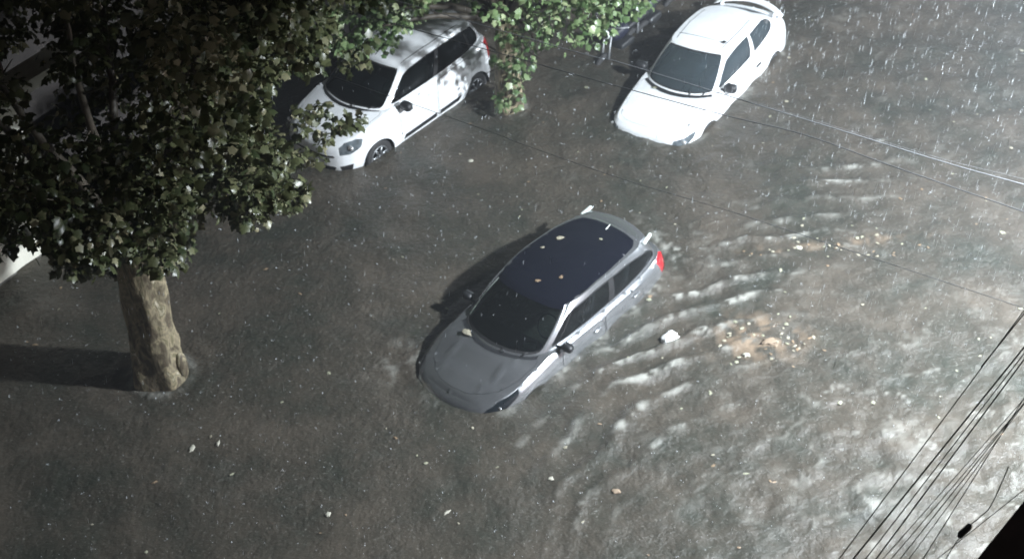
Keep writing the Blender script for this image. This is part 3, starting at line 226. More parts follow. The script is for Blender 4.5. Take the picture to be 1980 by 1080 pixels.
# ------------------------------------------------------------------ car
class Car:
    def __init__(s,sp,root): s.sp=sp; s.root=root; s.mid=2.0
    def O(s,t): return catmull(s.sp['O'],t)
    def nrm(s,fn,t):
        a=fn(max(t-.02,0)) ; b=fn(t+.02)
        if t<.02: return (-1,0)
        dx,dy=b[0]-a[0],b[1]-a[1]
        if t>len(s.sp['O'])-1-.02: return (1,0)
        l=math.hypot(dx,dy) or 1; return (-dy/l,dx/l)
    def E(s,x): return interp(s.sp['E'],x)
    def wall(s,t,v,off=0):
        x,y=s.O(t); nx,ny=s.nrm(s.O,t); fk=1+(.3 if x<.6 else 0)*max(0,1-x/.6); ins=interp(s.sp['I'],v)*fk
        z=s.sp['zs']+(s.E(x-nx*interp(s.sp['I'],1)*fk)-s.sp['zs'])*v
        x-=nx*(ins-off); y=max(0,y-ny*(ins-off)) if y>0 else 0
        return Vector((s.mid-x,y,z))
    def setup(s):
        n=len(s.sp['O'])-1; s.T=[n*i/240 for i in range(241)]
        s.ring=[s.wall(t,1) for t in s.T]
        s.rs=[(s.mid-p.x,p.y) for p in s.ring]
        # half width as a function of s
        s.sx=np.array([p[0] for p in s.rs]); s.sy=np.array([p[1] for p in s.rs])
        o=np.argsort(s.sx); s.sx=s.sx[o]; s.sy=s.sy[o]
    def Y(s,x): return float(np.interp(x,s.sx,s.sy))
    def h(s,x,y):
        Y=max(s.Y(x),.02); w=min(1,abs(y)/Y); z=s.E(x)+interp(s.sp['C'],x)*(1-w**2.6)
        for (x0,y0,x1,y1,am,wd) in s.sp.get('crease',[]):
            if x0<=x<=x1:
                f=(x-x0)/(x1-x0); yy=y0+(y1-y0)*f; d=(abs(y)-yy)/wd; z+=am*math.exp(-d*d)*math.sin(math.pi*min(1,max(0,f)))**.5
        return z
    def cap(s,x,y,off=0): return Vector((s.mid-x,y,s.h(x,y)+off))
    # greenhouse
    def B(s,t):
        x,y=catmull(s.sp['GB'],t); return x,y
    def Tt(s,t): return catmull(s.sp['GT'],t)
    def roofh(s,x,y):
        Yr=max(interp([(a,b) for a,b in s.roofY],x),.05); w=min(1,abs(y)/Yr)
        return interp(s.sp['ZR'],x)+s.sp['crown']*(1-w**2.2)
    def gw(s,t,v,off=0):
        bx,by=s.B(t); tx,ty=s.Tt(t); zb=s.h(bx,by)-.012; zt=interp(s.sp['ZR'],tx)+s.gtc(tx,ty)
        x=bx+(tx-bx)*v; y=by+(ty-by)*v; z=zb+(zt-zb)*v
        nx,ny=s.nrm2(t); bl=.035*4*v*(1-v)+off
        return Vector((s.mid-(x-nx*0)+(-nx*bl),max(0,y+ny*bl) if y>1e-6 else 0,z))
    def nrm2(s,t):
        n=len(s.sp['GB'])-1
        if t<.02: return (-1,0)
        if t>n-.02: return (1,0)
        a=s.B(max(t-.3,0)); b=s.B(min(t+.3,n)); dx,dy=b[0]-a[0],b[1]-a[1]; l=math.hypot(dx,dy); return (-dy/l,dx/l)
    def gtc(s,x,y):
        # crown along the top edge of windscreen and rear window so the roof meets them
        Yr=s.sp['Yr0']; w=min(1,abs(y)/Yr); return s.sp['crown']*(1-w**2.2) if (x<s.sp['GT'][3][0] or x>s.sp['GT'][-4][0]) else 0
    def roof(s,x,y,off=0):
        # blend so that the roof border meets the greenhouse wall
        Yx=max(float(np.interp(x,s.gx,s.gy)),.03); w=min(1,abs(y)/Yx)
        Yr=s.sp['Yr0']
        zc=interp(s.sp['ZR'],x)+s.sp['crown']*(1-min(1,abs(y)/Yr)**2.2)
        ze=float(np.interp(x,s.gx,s.gz)); zb_=interp(s.sp['ZR'],x)+s.sp['crown']*(1-min(1,Yx/Yr)**2.2)
        return Vector((s.mid-x,y,zc+(ze-zb_)*w**6+off))
    def setup2(s):
        n=len(s.sp['GT'])-1; TT=[n*i/200 for i in range(201)]; pts=[s.gw(t,1) for t in TT]
        s.gring=pts; a=np.array([(s.mid-p.x,p.y,p.z) for p in pts]); o=np.argsort(a[:,0]); a=a[o]; s.gx,s.gy,s.gz=a[:,0],a[:,1],a[:,2]
    # emitters
    def emit(s,fn,reg,name,mat,sym='join',off=0,parent=None,label=None,smooth=True):
        V,F=reg; P=[fn(a,b,off) for a,b in V]; parent=parent or s.root; out=[]
        mir=[Vector((p.x,-p.y,p.z)) for p in P]; Fm=[f[::-1] for f in F]
        if sym=='join':
            g=G(); g.add(P,F); g.add(mir,Fm); out.append(g.make(name,mat,parent,smooth,True))
        elif sym=='pair':
            out.append(mesh(name,P,F,mat,parent,smooth,True)); out.append(mesh(name,mir,Fm,mat,parent,smooth,True))
        else: out.append(mesh(name,P,F,mat,parent,smooth,True))
        for o in out:
            if label: o['label']=label
        return out
    def tv(s,x,z):
        """side view point -> wall parameters"""
        n=len(s.sp['O'])-1; lo,hi=3.0,n-3.0
        v=.5
        for _ in range(3):
            a,b=lo,hi
            for _ in range(26):
                m=(a+b)/2
                if s.mid-s.wall(m,v).x<x: a=m
                else: b=m
            v=(z-s.sp['zs'])/(s.E(x)-s.sp['zs'])
        return ((a+b)/2,min(max(v,0),1))
    def tvp(s,P): return [s.tv(*p) for p in P]

def arch_poly(c,cx,r,zc):
    pts=[];z0=c.sp['zs']
    a0=math.asin(max(-1,min(1,(z0-zc)/r)))
    for i in range(25):
        a=a0+(math.pi-2*a0)*i/24
        pts.append((cx-r*math.cos(a),zc+r*math.sin(a)))
    return c.tvp(pts)
def add_wheel(c,x,y,zc,rad,sd,parent):
    """tyre with an alloy rim; sd = +1 for the left side"""
    px=c.mid-x
    w=.19; yy=y-w if sd>0 else -y+w
    cy=(y-.10)*sd
    tyre=G().lathe((px,cy,zc),[(rad*.62,-.08),(rad*.9,-.095),(rad*.99,-.075),(rad,-.03),(rad,.03),(rad*.99,.075),(rad*.9,.095),(rad*.62,.08)],40).make('wheel',M['rubber'],parent,weld=True)
    g=G().lathe((px,cy,zc),[(rad*.66,-.085),(rad*.66,.085*sd*1),(rad*.60,.092*sd),(rad*.58,.05*sd),(rad*.56,.02*sd)],40)
    for k in range(7):
        a=2*math.pi*k/7+.2
        p0=Vector((px+.04*math.cos(a),cy+.065*sd,zc+.04*math.sin(a))); p1=Vector((px+rad*.6*math.cos(a),cy+.075*sd,zc+rad*.6*math.sin(a)))
        g.tube([p0,p1],[.028,.02],6)
    g.lathe((px,cy,zc),[(0.0,.085*sd),(.05,.08*sd),(.055,.03*sd)],16)
    g.make('rim',M['rim'],tyre)
    G().lathe((px,cy,zc),[(0,.0),(rad*.58,.0)],24).make('brake_disc',M['black'],tyre)
def build_car(root,sp):
    c=Car(sp,root); c.setup(); c.roofY=[(0,.5)]; c.setup2()
    PM=sp['paint']; nO=len(sp['O'])-1; nG=len(sp['GB'])-1
    st=(.10,.06)
    scW=(.33,sp['E'][4][1]-sp['zs'])
    holes=[]
    # wheel arches
    for wx in sp['wheels']:
        holes.append(arch_poly(c,wx,sp['archr'],sp['wz']))
    # bumpers
    doors=[roundpoly(c.tvp(d),.12,3) for d in sp['doors']]
    side=[(k,c.tvp(p)) for k,p in sp.get('side',[])]
    front=[(k,p) for k,p in sp.get('tvf',[])]
    pair_items=[(k,p,'pair') for k,p in side]+[(k,p,'pair' if min(q[0] for q in p)>0 else 'join') for k,p in front]
    inbody=[p for k,p,_ in pair_items if k[0]!='_']
    # split wall: doors cut out
    def inside_any(p,polys): 
        cx=sum(q[0] for q in p)/len(p);cy=sum(q[1] for q in p)/len(p); return any(pip(P,cx,cy) for P in polys)
    doorholes={i:[p for k,p,_ in pair_items if inside_any(p,[d])] for i,d in enumerate(doors)}
    bodyholes=holes+doors+[p for p in inbody if not inside_any(p,doors)]
    wall=region([(0,0),(nO,0),(nO,1),(0,1)],bodyholes,st)
    Vw,Fw=wall
    P=[c.wall(a,b) for a,b in Vw]
    # lower shell and deck share one mesh: the painted body
    outl=[(x,y) for x,y in c.rs]+[(x,-y) for x,y in c.rs[::-1][1:-1]]
    gb=[c.B(nG*i/80) for i in range(81)]
    cab=[(x+(.03 if x<2 else -.03),y-.035 if y>.035 else 0) for x,y in gb]
    cab=[p for i,p in enumerate(cab)]
    # half deck outline
    half=[(x,y) for x,y in c.rs]
    hood=sp['hood']
    cowl=sp['cowl']
    hl=[half[0]]
    for p in half[1:]:
        if math.hypot(p[0]-hl[-1][0],p[1]-hl[-1][1])>.02 or p is half[-1]: hl.append(p)
    deck=region([(x,max(y,0)) for x,y in hl],[hood,cowl,[(x,max(0,y)) for x,y in cab]],(.06,.06))
    g=G(); 
    for sgn in (1,-1):
        fl=(lambda f:f) if sgn>0 else (lambda f:f[::-1])
        g.add([(p.x,p.y*sgn,p.z) for p in P],[fl(f) for f in Fw])
        g.add([(q.x,q.y*sgn,q.z) for q in [c.cap(a,b) for a,b in deck[0]]],[fl(f) for f in deck[1]])
    # close the seam between ring and deck with the border samples
    g.make('body',PM,root,True,True)
    # dark backing shell just inside the body so gaps read as dark shut lines
    Vb,Fb=region([(0,0.02),(nO,0.02),(nO,.97),(0,.97)],holes,(.2,.12))
    c.emit(c.wall,(Vb,Fb),'inner_shell',M['gap'],'join',-.022)
    hoodm=region(shrink(hood,.004,(1,1),1),[],(.05,.05))
    c.emit(c.cap,hoodm,'hood',PM,'join',.001)
    Vh,Fh=region(shrink(hood,-.01,(1,1),1),[],(.12,.12)); c.emit(c.cap,(Vh,Fh),'hood_liner',M['gap'],'join',-.02)
    cw=region(cowl,[],(.05,.05)); c.emit(c.cap,cw,'cowl_panel',M['black'],'join',-.004)
    for i,d in enumerate(doors):
        rg=region(shrink(d,.0035,scW),doorholes[i],st)
        obs=c.emit(c.wall,rg,'door',PM,'pair',.001)
        for sg,ob in zip((1,-1),obs):
            if i<len(sp['handles']):
                hx,hz=sp['handles'][i]; t,v=c.tv(hx,hz); p=c.wall(t,v); q=c.wall(*c.tv(hx+.16,hz+.005))
                a=Vector((p.x,sg*(p.y+.022),p.z)); b=Vector((q.x,sg*(q.y+.022),q.z))
                gg=G().tube([a+(b-a)*f for f in (0,.15,.5,.85,1)],[.010,.017,.019,.017,.010],8)
                gg.make('door_handle',sp['handlemat'],ob)
    for k,p,sy in pair_items:
        name,mat=sp['itemmat'][k]
        obs=c.emit(c.wall,region(p,[],(.07,.05)),name,mat,sy,-.003)
        if name=='headlight':
            cx=sum(q[0] for q in p)/len(p);cy=sum(q[1] for q in p)/len(p); w0=c.wall(cx,cy)
            Mi=sp.get('hlb',.055)
            for sg,ob in zip((1,-1),obs):
                ob['label']='headlight'
                G().ell((w0.x-.004,sg*(w0.y+.003),w0.z),(Mi*.55,Mi,Mi*.75),14,8).make('reflector',M['lens_bright'],ob)
    # arch liners and wheels
    for wx in sp['wheels']:
        for sg in (1,-1):
            g=G(); n=18;V=[];F=[]; r=sp['archr']+.004; yo=c.wall(*c.tv(wx,sp['wz']+sp['archr']*.6)).y-.012
            for i in range(n+1):
                a=-.3+(math.pi+.6)*i/n
                for yy in (yo,yo-.3): V.append((c.mid-wx+r*math.cos(a),sg*yy,sp['wz']+r*math.sin(a)))
            F=[(2*i,2*i+1,2*i+3,2*i+2) for i in range(n)]
            g.add(V,F); b=len(g.v); g.v+=[(c.mid-wx,sg*(yo-.3),sp['wz'])]; g.f+=[(b,2*i+1,2*i+3) for i in range(n)]
            g.make('wheel_arch',M['gap'],root)
            if sp.get('haswheels'): add_wheel(c,wx,yo,sp['wz'],sp['wr'],sg,root)
    # greenhouse
    wins=[(k,roundpoly(p,r_,5)) for k,p,r_ in sp['windows']]
    gh=region([(0,0),(nG,0),(nG,1),(0,1)],[p for k,p in wins],(.09,.07))
    scG=(.28,.42)
    g=G(); P=[c.gw(a,b) for a,b in gh[0]]
    half=[(c.mid-p.x,p.y) for p in c.gring]; hl=[half[0]]
    for p in half[1:]:
        if math.hypot(p[0]-hl[-1][0],p[1]-hl[-1][1])>.02 or p is half[-1]: hl.append(p)
    rp=sp.get('roofpanel'); rh=[rp] if rp else []
    strips=sp.get('roofstrip',[])
    rf=region([(x,max(y,0)) for x,y in hl],rh+strips,(.06,.05))
    for sgn in (1,-1):
        fl=(lambda f:f) if sgn>0 else (lambda f:f[::-1])
        g.add([(p.x,p.y*sgn,p.z) for p in P],[fl(f) for f in gh[1]])
    g.make('pillars',PM,root,True,True)
    g=G()
    for sgn in (1,-1):
        fl=(lambda f:f) if sgn>0 else (lambda f:f[::-1])
        g.add([(q.x,q.y*sgn,q.z) for q in [c.roof(a,b) for a,b in rf[0]]],[fl(f) for f in rf[1]])
    roof=g.make('roof',PM,root,True,True)
    if rp: c.emit(c.roof,region(rp,[],(.07,.06)),'roof_panel',M['glossblack'],'join',.002,parent=roof)
    for sidep in strips: c.emit(c.roof,region(sidep,[],(.07,.05)),'roof_moulding',M['black'],'pair',-.004,parent=roof)
    for k,p in wins:
        name,mat=sp['winmat'][k]; sy='join' if min(q[0] for q in p)<=0 or max(q[0] for q in p)>=nG else 'pair'
        obs=c.emit(c.gw,region(p,[],(.12,.1)),name,mat,sy,-.006)
        # black seal round the pane
        inner=shrink(p,sp.get('frit',.02),scG)
        if sy=='join':
            if min(q[0] for q in p)<=0: inner=[((0.0 if P_[0]<=1e-6 else a),b) for (a,b),P_ in zip(inner,p)]
            else: inner=[((float(nG) if P_[0]>=nG-1e-6 else a),b) for (a,b),P_ in zip(inner,p)]
        try:
            if sy=='join':
                if min(q[0] for q in p)<=0: inner=[(a if a>1e-6 else -.001,b) for a,b in inner]
                else: inner=[(a if a<nG-1e-6 else nG+.001,b) for a,b in inner]
            V,F=region(p,[inner],(.12,.1))
            for sg,ob in zip((1,-1),obs if sy=='pair' else obs*1):
                if sy=='join':
                    P1=[c.gw(min(max(a,0),nG),b,-.002) for a,b in V]; gg=G(); gg.add(P1,F); gg.add([(q.x,-q.y,q.z) for q in P1],[f[::-1] for f in F]); gg.make('window_seal',M['gap'],ob,True,True)
                else:
                    P1=[c.gw(a,b,-.002) for a,b in V]; mesh('window_seal',[(q.x,sg*q.y,q.z) for q in P1],[f if sg>0 else f[::-1] for f in F],M['gap'],ob)
        except Exception as ex: print('seal',ex)
    for k in sp.get('posts',[]):
        mat_,(t0,t1,t2,t3)=k
        V,F=region([(t0,.04),(t1,.04),(t3,.9),(t2,.9)],[],(.1,.1)); c.emit(c.gw,(V,F),'door_pillar',mat_,'pair',.0)
    # interior
    x0=sp['GB'][3][0];x1=sp['GB'][-3][0];yw=sp['GB'][5][1]-.06
    zb=c.h(x0+.2,0)
    G().box((c.mid-(x0+x1)/2,0,.34),((x1-x0)/2,yw,.03)).make('cabin_floor',M['seat'],root,False)
    G().box((c.mid-(sp['GB'][0][0]+.30),0,zb-.13),(.27,yw,.085),.05).make('dashboard',M['dash'],root)
    for sg in (1,-1):
        sx=x0+.95; g=G(); g.box((c.mid-sx,sg*.36,.55),(.25,.24,.09),.05)
        g.box((0,0,0),(.07,.23,.30),.05,M=Matrix.Translation((c.mid-sx-.27,sg*.36,.86))@Matrix.Rotation(R(-14),4,'Y'))
        g.box((0,0,0),(.045,.12,.09),.03,M=Matrix.Translation((c.mid-sx-.36,sg*.36,1.2))@Matrix.Rotation(R(-14),4,'Y'))
        g.make('seat',M['seat'],root)
    sx=x0+1.75; g=G(); g.box((c.mid-sx,0,.56),(.25,.6,.09),.05); g.box((0,0,0),(.07,.6,.3),.05,M=Matrix.Translation((c.mid-sx-.27,0,.86))@Matrix.Rotation(R(-14),4,'Y')); g.make('rear_seat',M['seat'],root)
    pts=[(c.mid-(x0+.52)-.09*math.sin(a),.36+.17*math.cos(a),zb-.02+.15*math.sin(a)) for a in [2*math.pi*i/20 for i in range(21)]]
    G().tube(pts,.014,6).make('steering_wheel',M['black'],root)
    # mirrors
    for sg in (1,-1):
        mx,my,mz=sp['mirror']; ms=sp.get('msz',1); g=G(); g.ell((c.mid-mx,sg*my,mz),(.07*ms,.115*ms,.078*ms),16,10,.75); g.tube([(c.mid-mx,sg*(my-.2),mz-.07),(c.mid-mx,sg*(my-.05),mz-.03)],.022,8)
        ob=g.make('wing_mirror',sp['mirrormat'],root)
        G().box((c.mid-mx-.062,sg*my,mz),(.012,.09*ms,.06*ms),.008).make('mirror_glass',M['rim'],ob)
    # rear-view mirror
    tx,_=sp['GT'][0]; G().box((c.mid-tx-.04,0,interp(sp['ZR'],tx)-.05),(.012,.11,.032),.008).make('rearview_mirror',M['paper'] if sp.get('rvm') else M['black'],root)
    # wipers
    for (a,b) in sp['wipers']:
        pa=c.cap(*a)+Vector((0,0,.02)); 
        t,v=b; q=c.gw(t,v,.012); q=Vector((q.x,q.y*(1 if len(a)<3 else a[2]),q.z))
        G().tube([pa,(pa+q)/2+Vector((0,0,.015)),q],[.010,.008,.006],6).make('wiper',M['black'],root)
    return c
# ---- specs (s = metres behind the nose, y = half width)
I_=[(0,.04),(.3,.005),(.5,0),(.65,.0),(.8,.014),(.92,.045),(1,.11)]
silver=dict(paint=M['silver'],zs=.22,mid=2,
 O=[(0,0),(.012,.22),(.06,.45),(.18,.66),(.42,.81),(.8,.885),(1.3,.90),(2.0,.91),(2.8,.91),(3.4,.90),(3.85,.86),(4.15,.74),(4.30,.55),(4.35,.3),(4.36,0)],
 E=[(0,.70),(.25,.75),(.5,.80),(1.0,.90),(1.45,.96),(2.2,.965),(3,.985),(3.8,1.03),(4.2,1.02),(4.4,.98)],
 C=[(0,0.0),(.3,.05),(.9,.075),(1.3,.05),(1.6,.0),(3.6,0),(4.36,0)],I=I_,
 crease=[(.3,.36,1.10,.47,.028,.022)],
 GB=[(1.00,0),(1.05,.3),(1.17,.55),(1.34,.685),(1.55,.735),(2.0,.765),(2.7,.775),(3.4,.76),(3.85,.70),(4.08,.60),(4.17,.4),(4.21,0)],
 GT=[(1.86,0),(1.88,.28),(1.92,.47),(1.99,.59),(2.12,.635),(2.4,.66),(2.9,.66),(3.35,.635),(3.68,.59),(3.80,.51),(3.86,.33),(3.88,0)],
 ZR=[(1.84,1.34),(2.15,1.385),(2.6,1.41),(3.2,1.395),(3.7,1.34),(3.9,1.31)],crown=.05,Yr0=.66,
 wheels=[.95,3.58],archr=.385,wz=.345,wr=.32,
 doors=[[(1.50,.30),(2.45,.30),(2.50,.93),(1.56,.93)],[(2.47,.30),(3.22,.30),(3.42,.62),(3.42,.955),(2.52,.935)]],handles=[(2.24,.85),(3.16,.88)],handlemat=M['silver'],
 side=[],tvf=[('hl',[(2.6,.80),(3.0,.92),(3.7,.975),(4.75,.985),(4.65,.90),(4.0,.80),(3.2,.73)]),('tl',[(10.35,.70),(10.15,.95),(10.4,.985),(11.1,.99),(11.45,.92),(11.3,.78),(10.9,.69)])],
 itemmat={'hl':('headlight',M['lens_dark']),'tl':('tail_light',M['red'])},hlb=.028,
 hood=[(.215,0),(.24,.25),(.35,.44),(.50,.60),(.8,.715),(1.1,.735),(1.22,.70),(1.16,.62),(1.03,.45),(.94,.2),(.92,0)],
 cowl=[(.935,0),(.955,.2),(1.04,.44),(1.16,.61),(1.22,.685),(1.30,.655),(1.19,.51),(1.09,.28),(1.04,0)],
 roofpanel=[(1.866,0),(1.884,.27),(1.925,.46),(1.985,.572),(2.12,.618),(2.4,.640),(2.9,.632),(3.3,.598),(3.6,.548),(3.74,.465),(3.80,.25),(3.815,0)],
 windows=[('ws',[(0,.06),(1,.06),(2,.07),(2.72,.09),(2.78,.5),(2.80,.97),(2.0,.995),(1,.995),(0,.995)],[0,.1,.2,.3,.1,.15,.1,.1,0]),
          ('sw',[(3.45,.10),(6.2,.09),(8.55,.10),(8.75,.34),(8.3,.62),(7.2,.80),(5.8,.86),(4.2,.84),(3.55,.74),(3.38,.45)],.25),
          ('rw',[(9.75,.18),(11,.16),(11,.86),(9.9,.84)],[.25,0,0,.25])],
 winmat={'ws':('windscreen',M['glass_clear']),'sw':('side_window',M['glass_dark']),'rw':('rear_window',M['glass_dark'])},
 posts=[(M['gap'],(6.02,6.22,5.9,6.12)),(M['gap'],(3.95,4.02,4.0,4.07))],
 msz=.75,mirror=(1.60,.925,1.02),mirrormat=M['black'],wipers=[((1.03,.25),(.6,.1)),((1.13,.5),(1.9,.12))])
white3=dict(paint=M['white'],zs=.2,
 O=[(0,0),(.008,.28),(.03,.48),(.09,.64),(.27,.745),(.7,.79),(1.3,.81),(2,.815),(2.8,.815),(3.3,.81),(3.7,.77),(3.95,.66),(4.06,.45),(4.095,.22),(4.1,0)],
 E=[(0,.66),(.2,.70),(.4,.735),(.9,.81),(1.3,.865),(2,.87),(3,.89),(3.6,.92),(4.2,.91)],
 C=[(0,0.0),(.3,.025),(.9,.035),(1.3,.025),(1.5,0),(3.6,0),(3.8,.03),(4.1,.02)],I=[(0,.05),(.3,.005),(.5,0),(.65,.0),(.8,.012),(.92,.035),(1,.085)],
 GB=[(1.04,0),(1.08,.3),(1.16,.5),(1.27,.63),(1.45,.68),(1.9,.70),(2.5,.705),(3.0,.69),(3.5,.645),(3.76,.56),(3.86,.35),(3.9,0)],
 GT=[(1.80,0),(1.82,.25),(1.86,.42),(1.92,.50),(2.05,.53),(2.3,.54),(2.6,.54),(2.85,.53),(3.05,.50),(3.18,.42),(3.24,.26),(3.26,0)],
 ZR=[(1.8,1.27),(2.1,1.31),(2.5,1.325),(2.9,1.31),(3.26,1.27)],crown=.028,Yr0=.54,
 wheels=[.80,3.2],archr=.33,wz=.29,wr=.285,haswheels=True,
 doors=[[(1.36,.28),(2.62,.28),(2.72,.50),(2.72,.85),(1.42,.82)]],handles=[(2.50,.74)],handlemat=M['black'],
 side=[],tvf=[('hl',[(2.15,.66),(2.3,.86),(3.0,.91),(4.0,.92),(4.5,.86),(4.2,.74),(3.3,.66)]),('tl',[(11.3,.55),(11.3,.85),(12.6,.85),(12.6,.55)])],
 itemmat={'hl':('headlight',M['lens']),'tl':('tail_light',M['red'])},hlb=.05,
 hood=[(.15,0),(.165,.3),(.20,.48),(.32,.61),(.75,.665),(1.1,.70),(1.2,.67),(1.12,.57),(1.03,.42),(.96,.2),(.94,0)],
 cowl=[(.955,0),(.975,.2),(1.045,.42),(1.125,.555),(1.20,.65),(1.26,.61),(1.18,.49),(1.11,.28),(1.07,0)],
 roofstrip=[[(1.97,.425),(2.5,.455),(3.0,.43),(3.0,.443),(2.5,.469),(1.97,.439)]],
 windows=[('ws',[(0,.06),(1,.06),(2,.07),(2.75,.09),(2.76,.5),(2.72,.95),(2.0,.97),(1,.975),(0,.975)],[0,.1,.2,.3,.1,.3,.1,.1,0]),
          ('sw',[(3.42,.10),(5.98,.10),(6.05,.84),(4.6,.84),(3.55,.76),(3.36,.45)],[.2,.06,.08,.3,.3,.2]),
          ('qw',[(6.28,.12),(7.7,.14),(8.7,.40),(8.85,.62),(8.2,.80),(7.2,.83),(6.30,.82)],[.08,.3,.3,.4,.3,.3,.1]),
          ('rw',[(9.7,.14),(11,.14),(11,.90),(9.85,.88)],[.25,0,0,.25])],
 winmat={'ws':('windscreen',M['glass_wet']),'sw':('door_window',M['glass_wet']),'qw':('quarter_window',M['glass_wet']),'rw':('rear_window',M['glass_dark'])},
 mirror=(1.45,.86,.93),mirrormat=M['black'],rvm=True,frit=.014,wipers=[((1.08,.3),(.8,.14)),((1.15,.5),(2.2,.10))])
white5=dict(paint=M['white'],zs=.19,
 O=[(0,0),(.01,.25),(.06,.45),(.17,.63),(.4,.775),(.78,.845),(1.3,.865),(2,.87),(2.7,.87),(3.2,.865),(3.6,.82),(3.82,.68),(3.9,.5),(3.93,.25),(3.94,0)],
 E=[(0,.76),(.15,.80),(.35,.85),(.7,.92),(1.1,.985),(2,1.0),(3,1.02),(3.7,1.05),(4.,1.03)],
 C=[(0,0.0),(.3,.05),(.9,.07),(1.15,.03),(1.4,0),(3.94,0)],I=[(0,.07),(.12,.02),(.3,.0),(.5,0),(.65,.0),(.8,.014),(.92,.04),(1,.10)],
 GB=[(.86,0),(.91,.3),(1.01,.55),(1.14,.68),(1.35,.73),(1.8,.755),(2.4,.76),(3.0,.745),(3.48,.68),(3.70,.58),(3.79,.4),(3.83,0)],
 GT=[(1.66,0),(1.68,.25),(1.73,.43),(1.80,.53),(1.95,.57),(2.3,.59),(2.7,.59),(3.1,.57),(3.4,.53),(3.52,.45),(3.58,.3),(3.6,0)],
 ZR=[(1.66,1.40),(2,1.45),(2.4,1.475),(3,1.465),(3.6,1.41)],crown=.05,Yr0=.59,
 wheels=[.80,3.24],archr=.34,wz=.30,wr=.30,haswheels=True,
 doors=[[(1.30,.26),(2.22,.26),(2.26,.97),(1.34,.95)],[(2.24,.26),(2.88,.26),(3.12,.60),(3.16,1.0),(2.28,.975)]],handles=[(2.02,.86),(2.92,.89)],handlemat=M['white'],
 side=[('rub',[(1.36,.34),(2.19,.34),(2.19,.43),(1.40,.43)]),('rub',[(2.27,.34),(2.76,.34),(2.84,.43),(2.27,.43)])],
 tvf=[('hl',[(2.75,.68),(2.7,.88),(3.2,.955),(4.0,.955),(4.35,.90),(4.15,.74),(3.5,.66)]),('gr',[(0,.60),(0,.67),(2.2,.67),(2.35,.63),(2.2,.60)]),
      ('in',[(0,.10),(0,.33),(2.1,.33),(2.35,.30),(2.0,.10)]),('fog',[(2.75,.16),(2.65,.34),(3.6,.36),(3.5,.18)]),('tl',[(10.2,.6),(10.2,.97),(11.3,.97),(11.3,.6)])],
 itemmat={'hl':('headlight',M['lens']),'rub':('rubbing_strip',M['black']),'gr':('grille',M['gap']),'in':('air_intake',M['gap']),'fog':('fog_light_recess',M['gap']),'tl':('tail_light',M['red'])},hlb=.07,
 hood=[(.19,0),(.21,.3),(.30,.48),(.46,.61),(.75,.69),(1.0,.715),(1.08,.68),(1.0,.6),(.88,.42),(.81,.2),(.79,0)],
 cowl=[(.805,0),(.825,.2),(.895,.42),(1.005,.59),(1.07,.655),(1.10,.64),(1.03,.51),(.94,.28),(.90,0)],
 roofstrip=[[(1.85,.47),(2.5,.50),(3.3,.46),(3.3,.474),(2.5,.515),(1.85,.485)]],
 windows=[('ws',[(0,.05),(1,.05),(2,.06),(2.74,.08),(2.74,.5),(2.70,.95),(2.0,.975),(1,.98),(0,.98)],[0,.1,.2,.3,.1,.3,.1,.1,0]),
          ('sw',[(3.45,.09),(6.2,.08),(8.3,.10),(8.62,.40),(8.4,.80),(7.2,.88),(5.8,.89),(4.2,.87),(3.55,.78),(3.38,.45)],.2),
          ('rw',[(9.75,.14),(11,.14),(11,.88),(9.9,.86)],[.25,0,0,.25])],
 winmat={'ws':('windscreen',M['glass_dark']),'sw':('side_window',M['glass_dark']),'rw':('rear_window',M['glass_dark'])},
 posts=[(M['gap'],(5.75,5.95,5.65,5.85)),(M['gap'],(7.5,7.62,7.4,7.52))],
 mirror=(1.40,.95,1.02),mirrormat=M['black'],frit=.016,wipers=[((.90,.25),(.6,.1)),((1.0,.5),(1.9,.12))])

CARS=[]
r1=empty('car',(.278,16.909,-.684),(0,-.019,-2.315)); tag(r1,'silver grey hatchback with black roof, stranded in the middle of the flooded street','car','cars standing in the floodwater')
r2=empty('car',(3.530,22.958,-.535),(.045,.015,-2.197)); tag(r2,'white three door hatchback with rear spoiler, sunk to its bonnet near the top right','car','cars standing in the floodwater')
r3=empty('car',(-1.852,22.773,-.29),(0,.006,-2.303)); tag(r3,'white five door hatchback parked under the trees with its front wheel showing above the water','car','cars standing in the floodwater')
cS=build_car(r1,silver); cR=build_car(r2,white3); cL=build_car(r3,white5)
# extras of the single cars
def loc(c,x,y,z): return (c.mid-x,y,z)
# silver: spoiler wing, roof rail tips, antenna
def wing(c,root,mat,x0,x1,yy,z0,th,bow,arch=0,name='rear_spoiler'):
    n=24;V=[];F=[]
    prof=[(0,0),(.25,.6),(.6,1),(.9,.8),(1,.3),(.9,-.1),(.5,-.2),(.15,-.25)]
    for i in range(n+1):
        w=-1+2*i/n; x_a=x0-bow*w*w; x_b=x1-bow*w*w*1.15; z=z0+arch*(1-w*w); e=(1-abs(w)**10*.5)
        for a,b in prof: V.append((c.mid-(x_a+(x_b-x_a)*a),w*yy,z+th*b*e))
    m=len(prof)
    for i in range(n):
        for k in range(m): F.append((i*m+k,i*m+(k+1)%m,(i+1)*m+(k+1)%m,(i+1)*m+k))
    F+=[tuple(range(m)),tuple(n*m+k for k in range(m))]
    return mesh(name,V,F,mat,root,True,True)
wing(cS,r1,M['silver'],3.84,4.06,.55,1.325,.022,.10,.03)
for sg in (1,-1):
    G().box((0,0,0),(.11,.026,.022),.015,M=Matrix.Translation(loc(cS,3.93,sg*.565,1.325))@Matrix.Rotation(R(12),4,'Y')@Matrix.Rotation(R(8*sg),4,'Z')).make('spoiler_fin',M['trim'],r1)
g=G(); V_=[];F_=[]
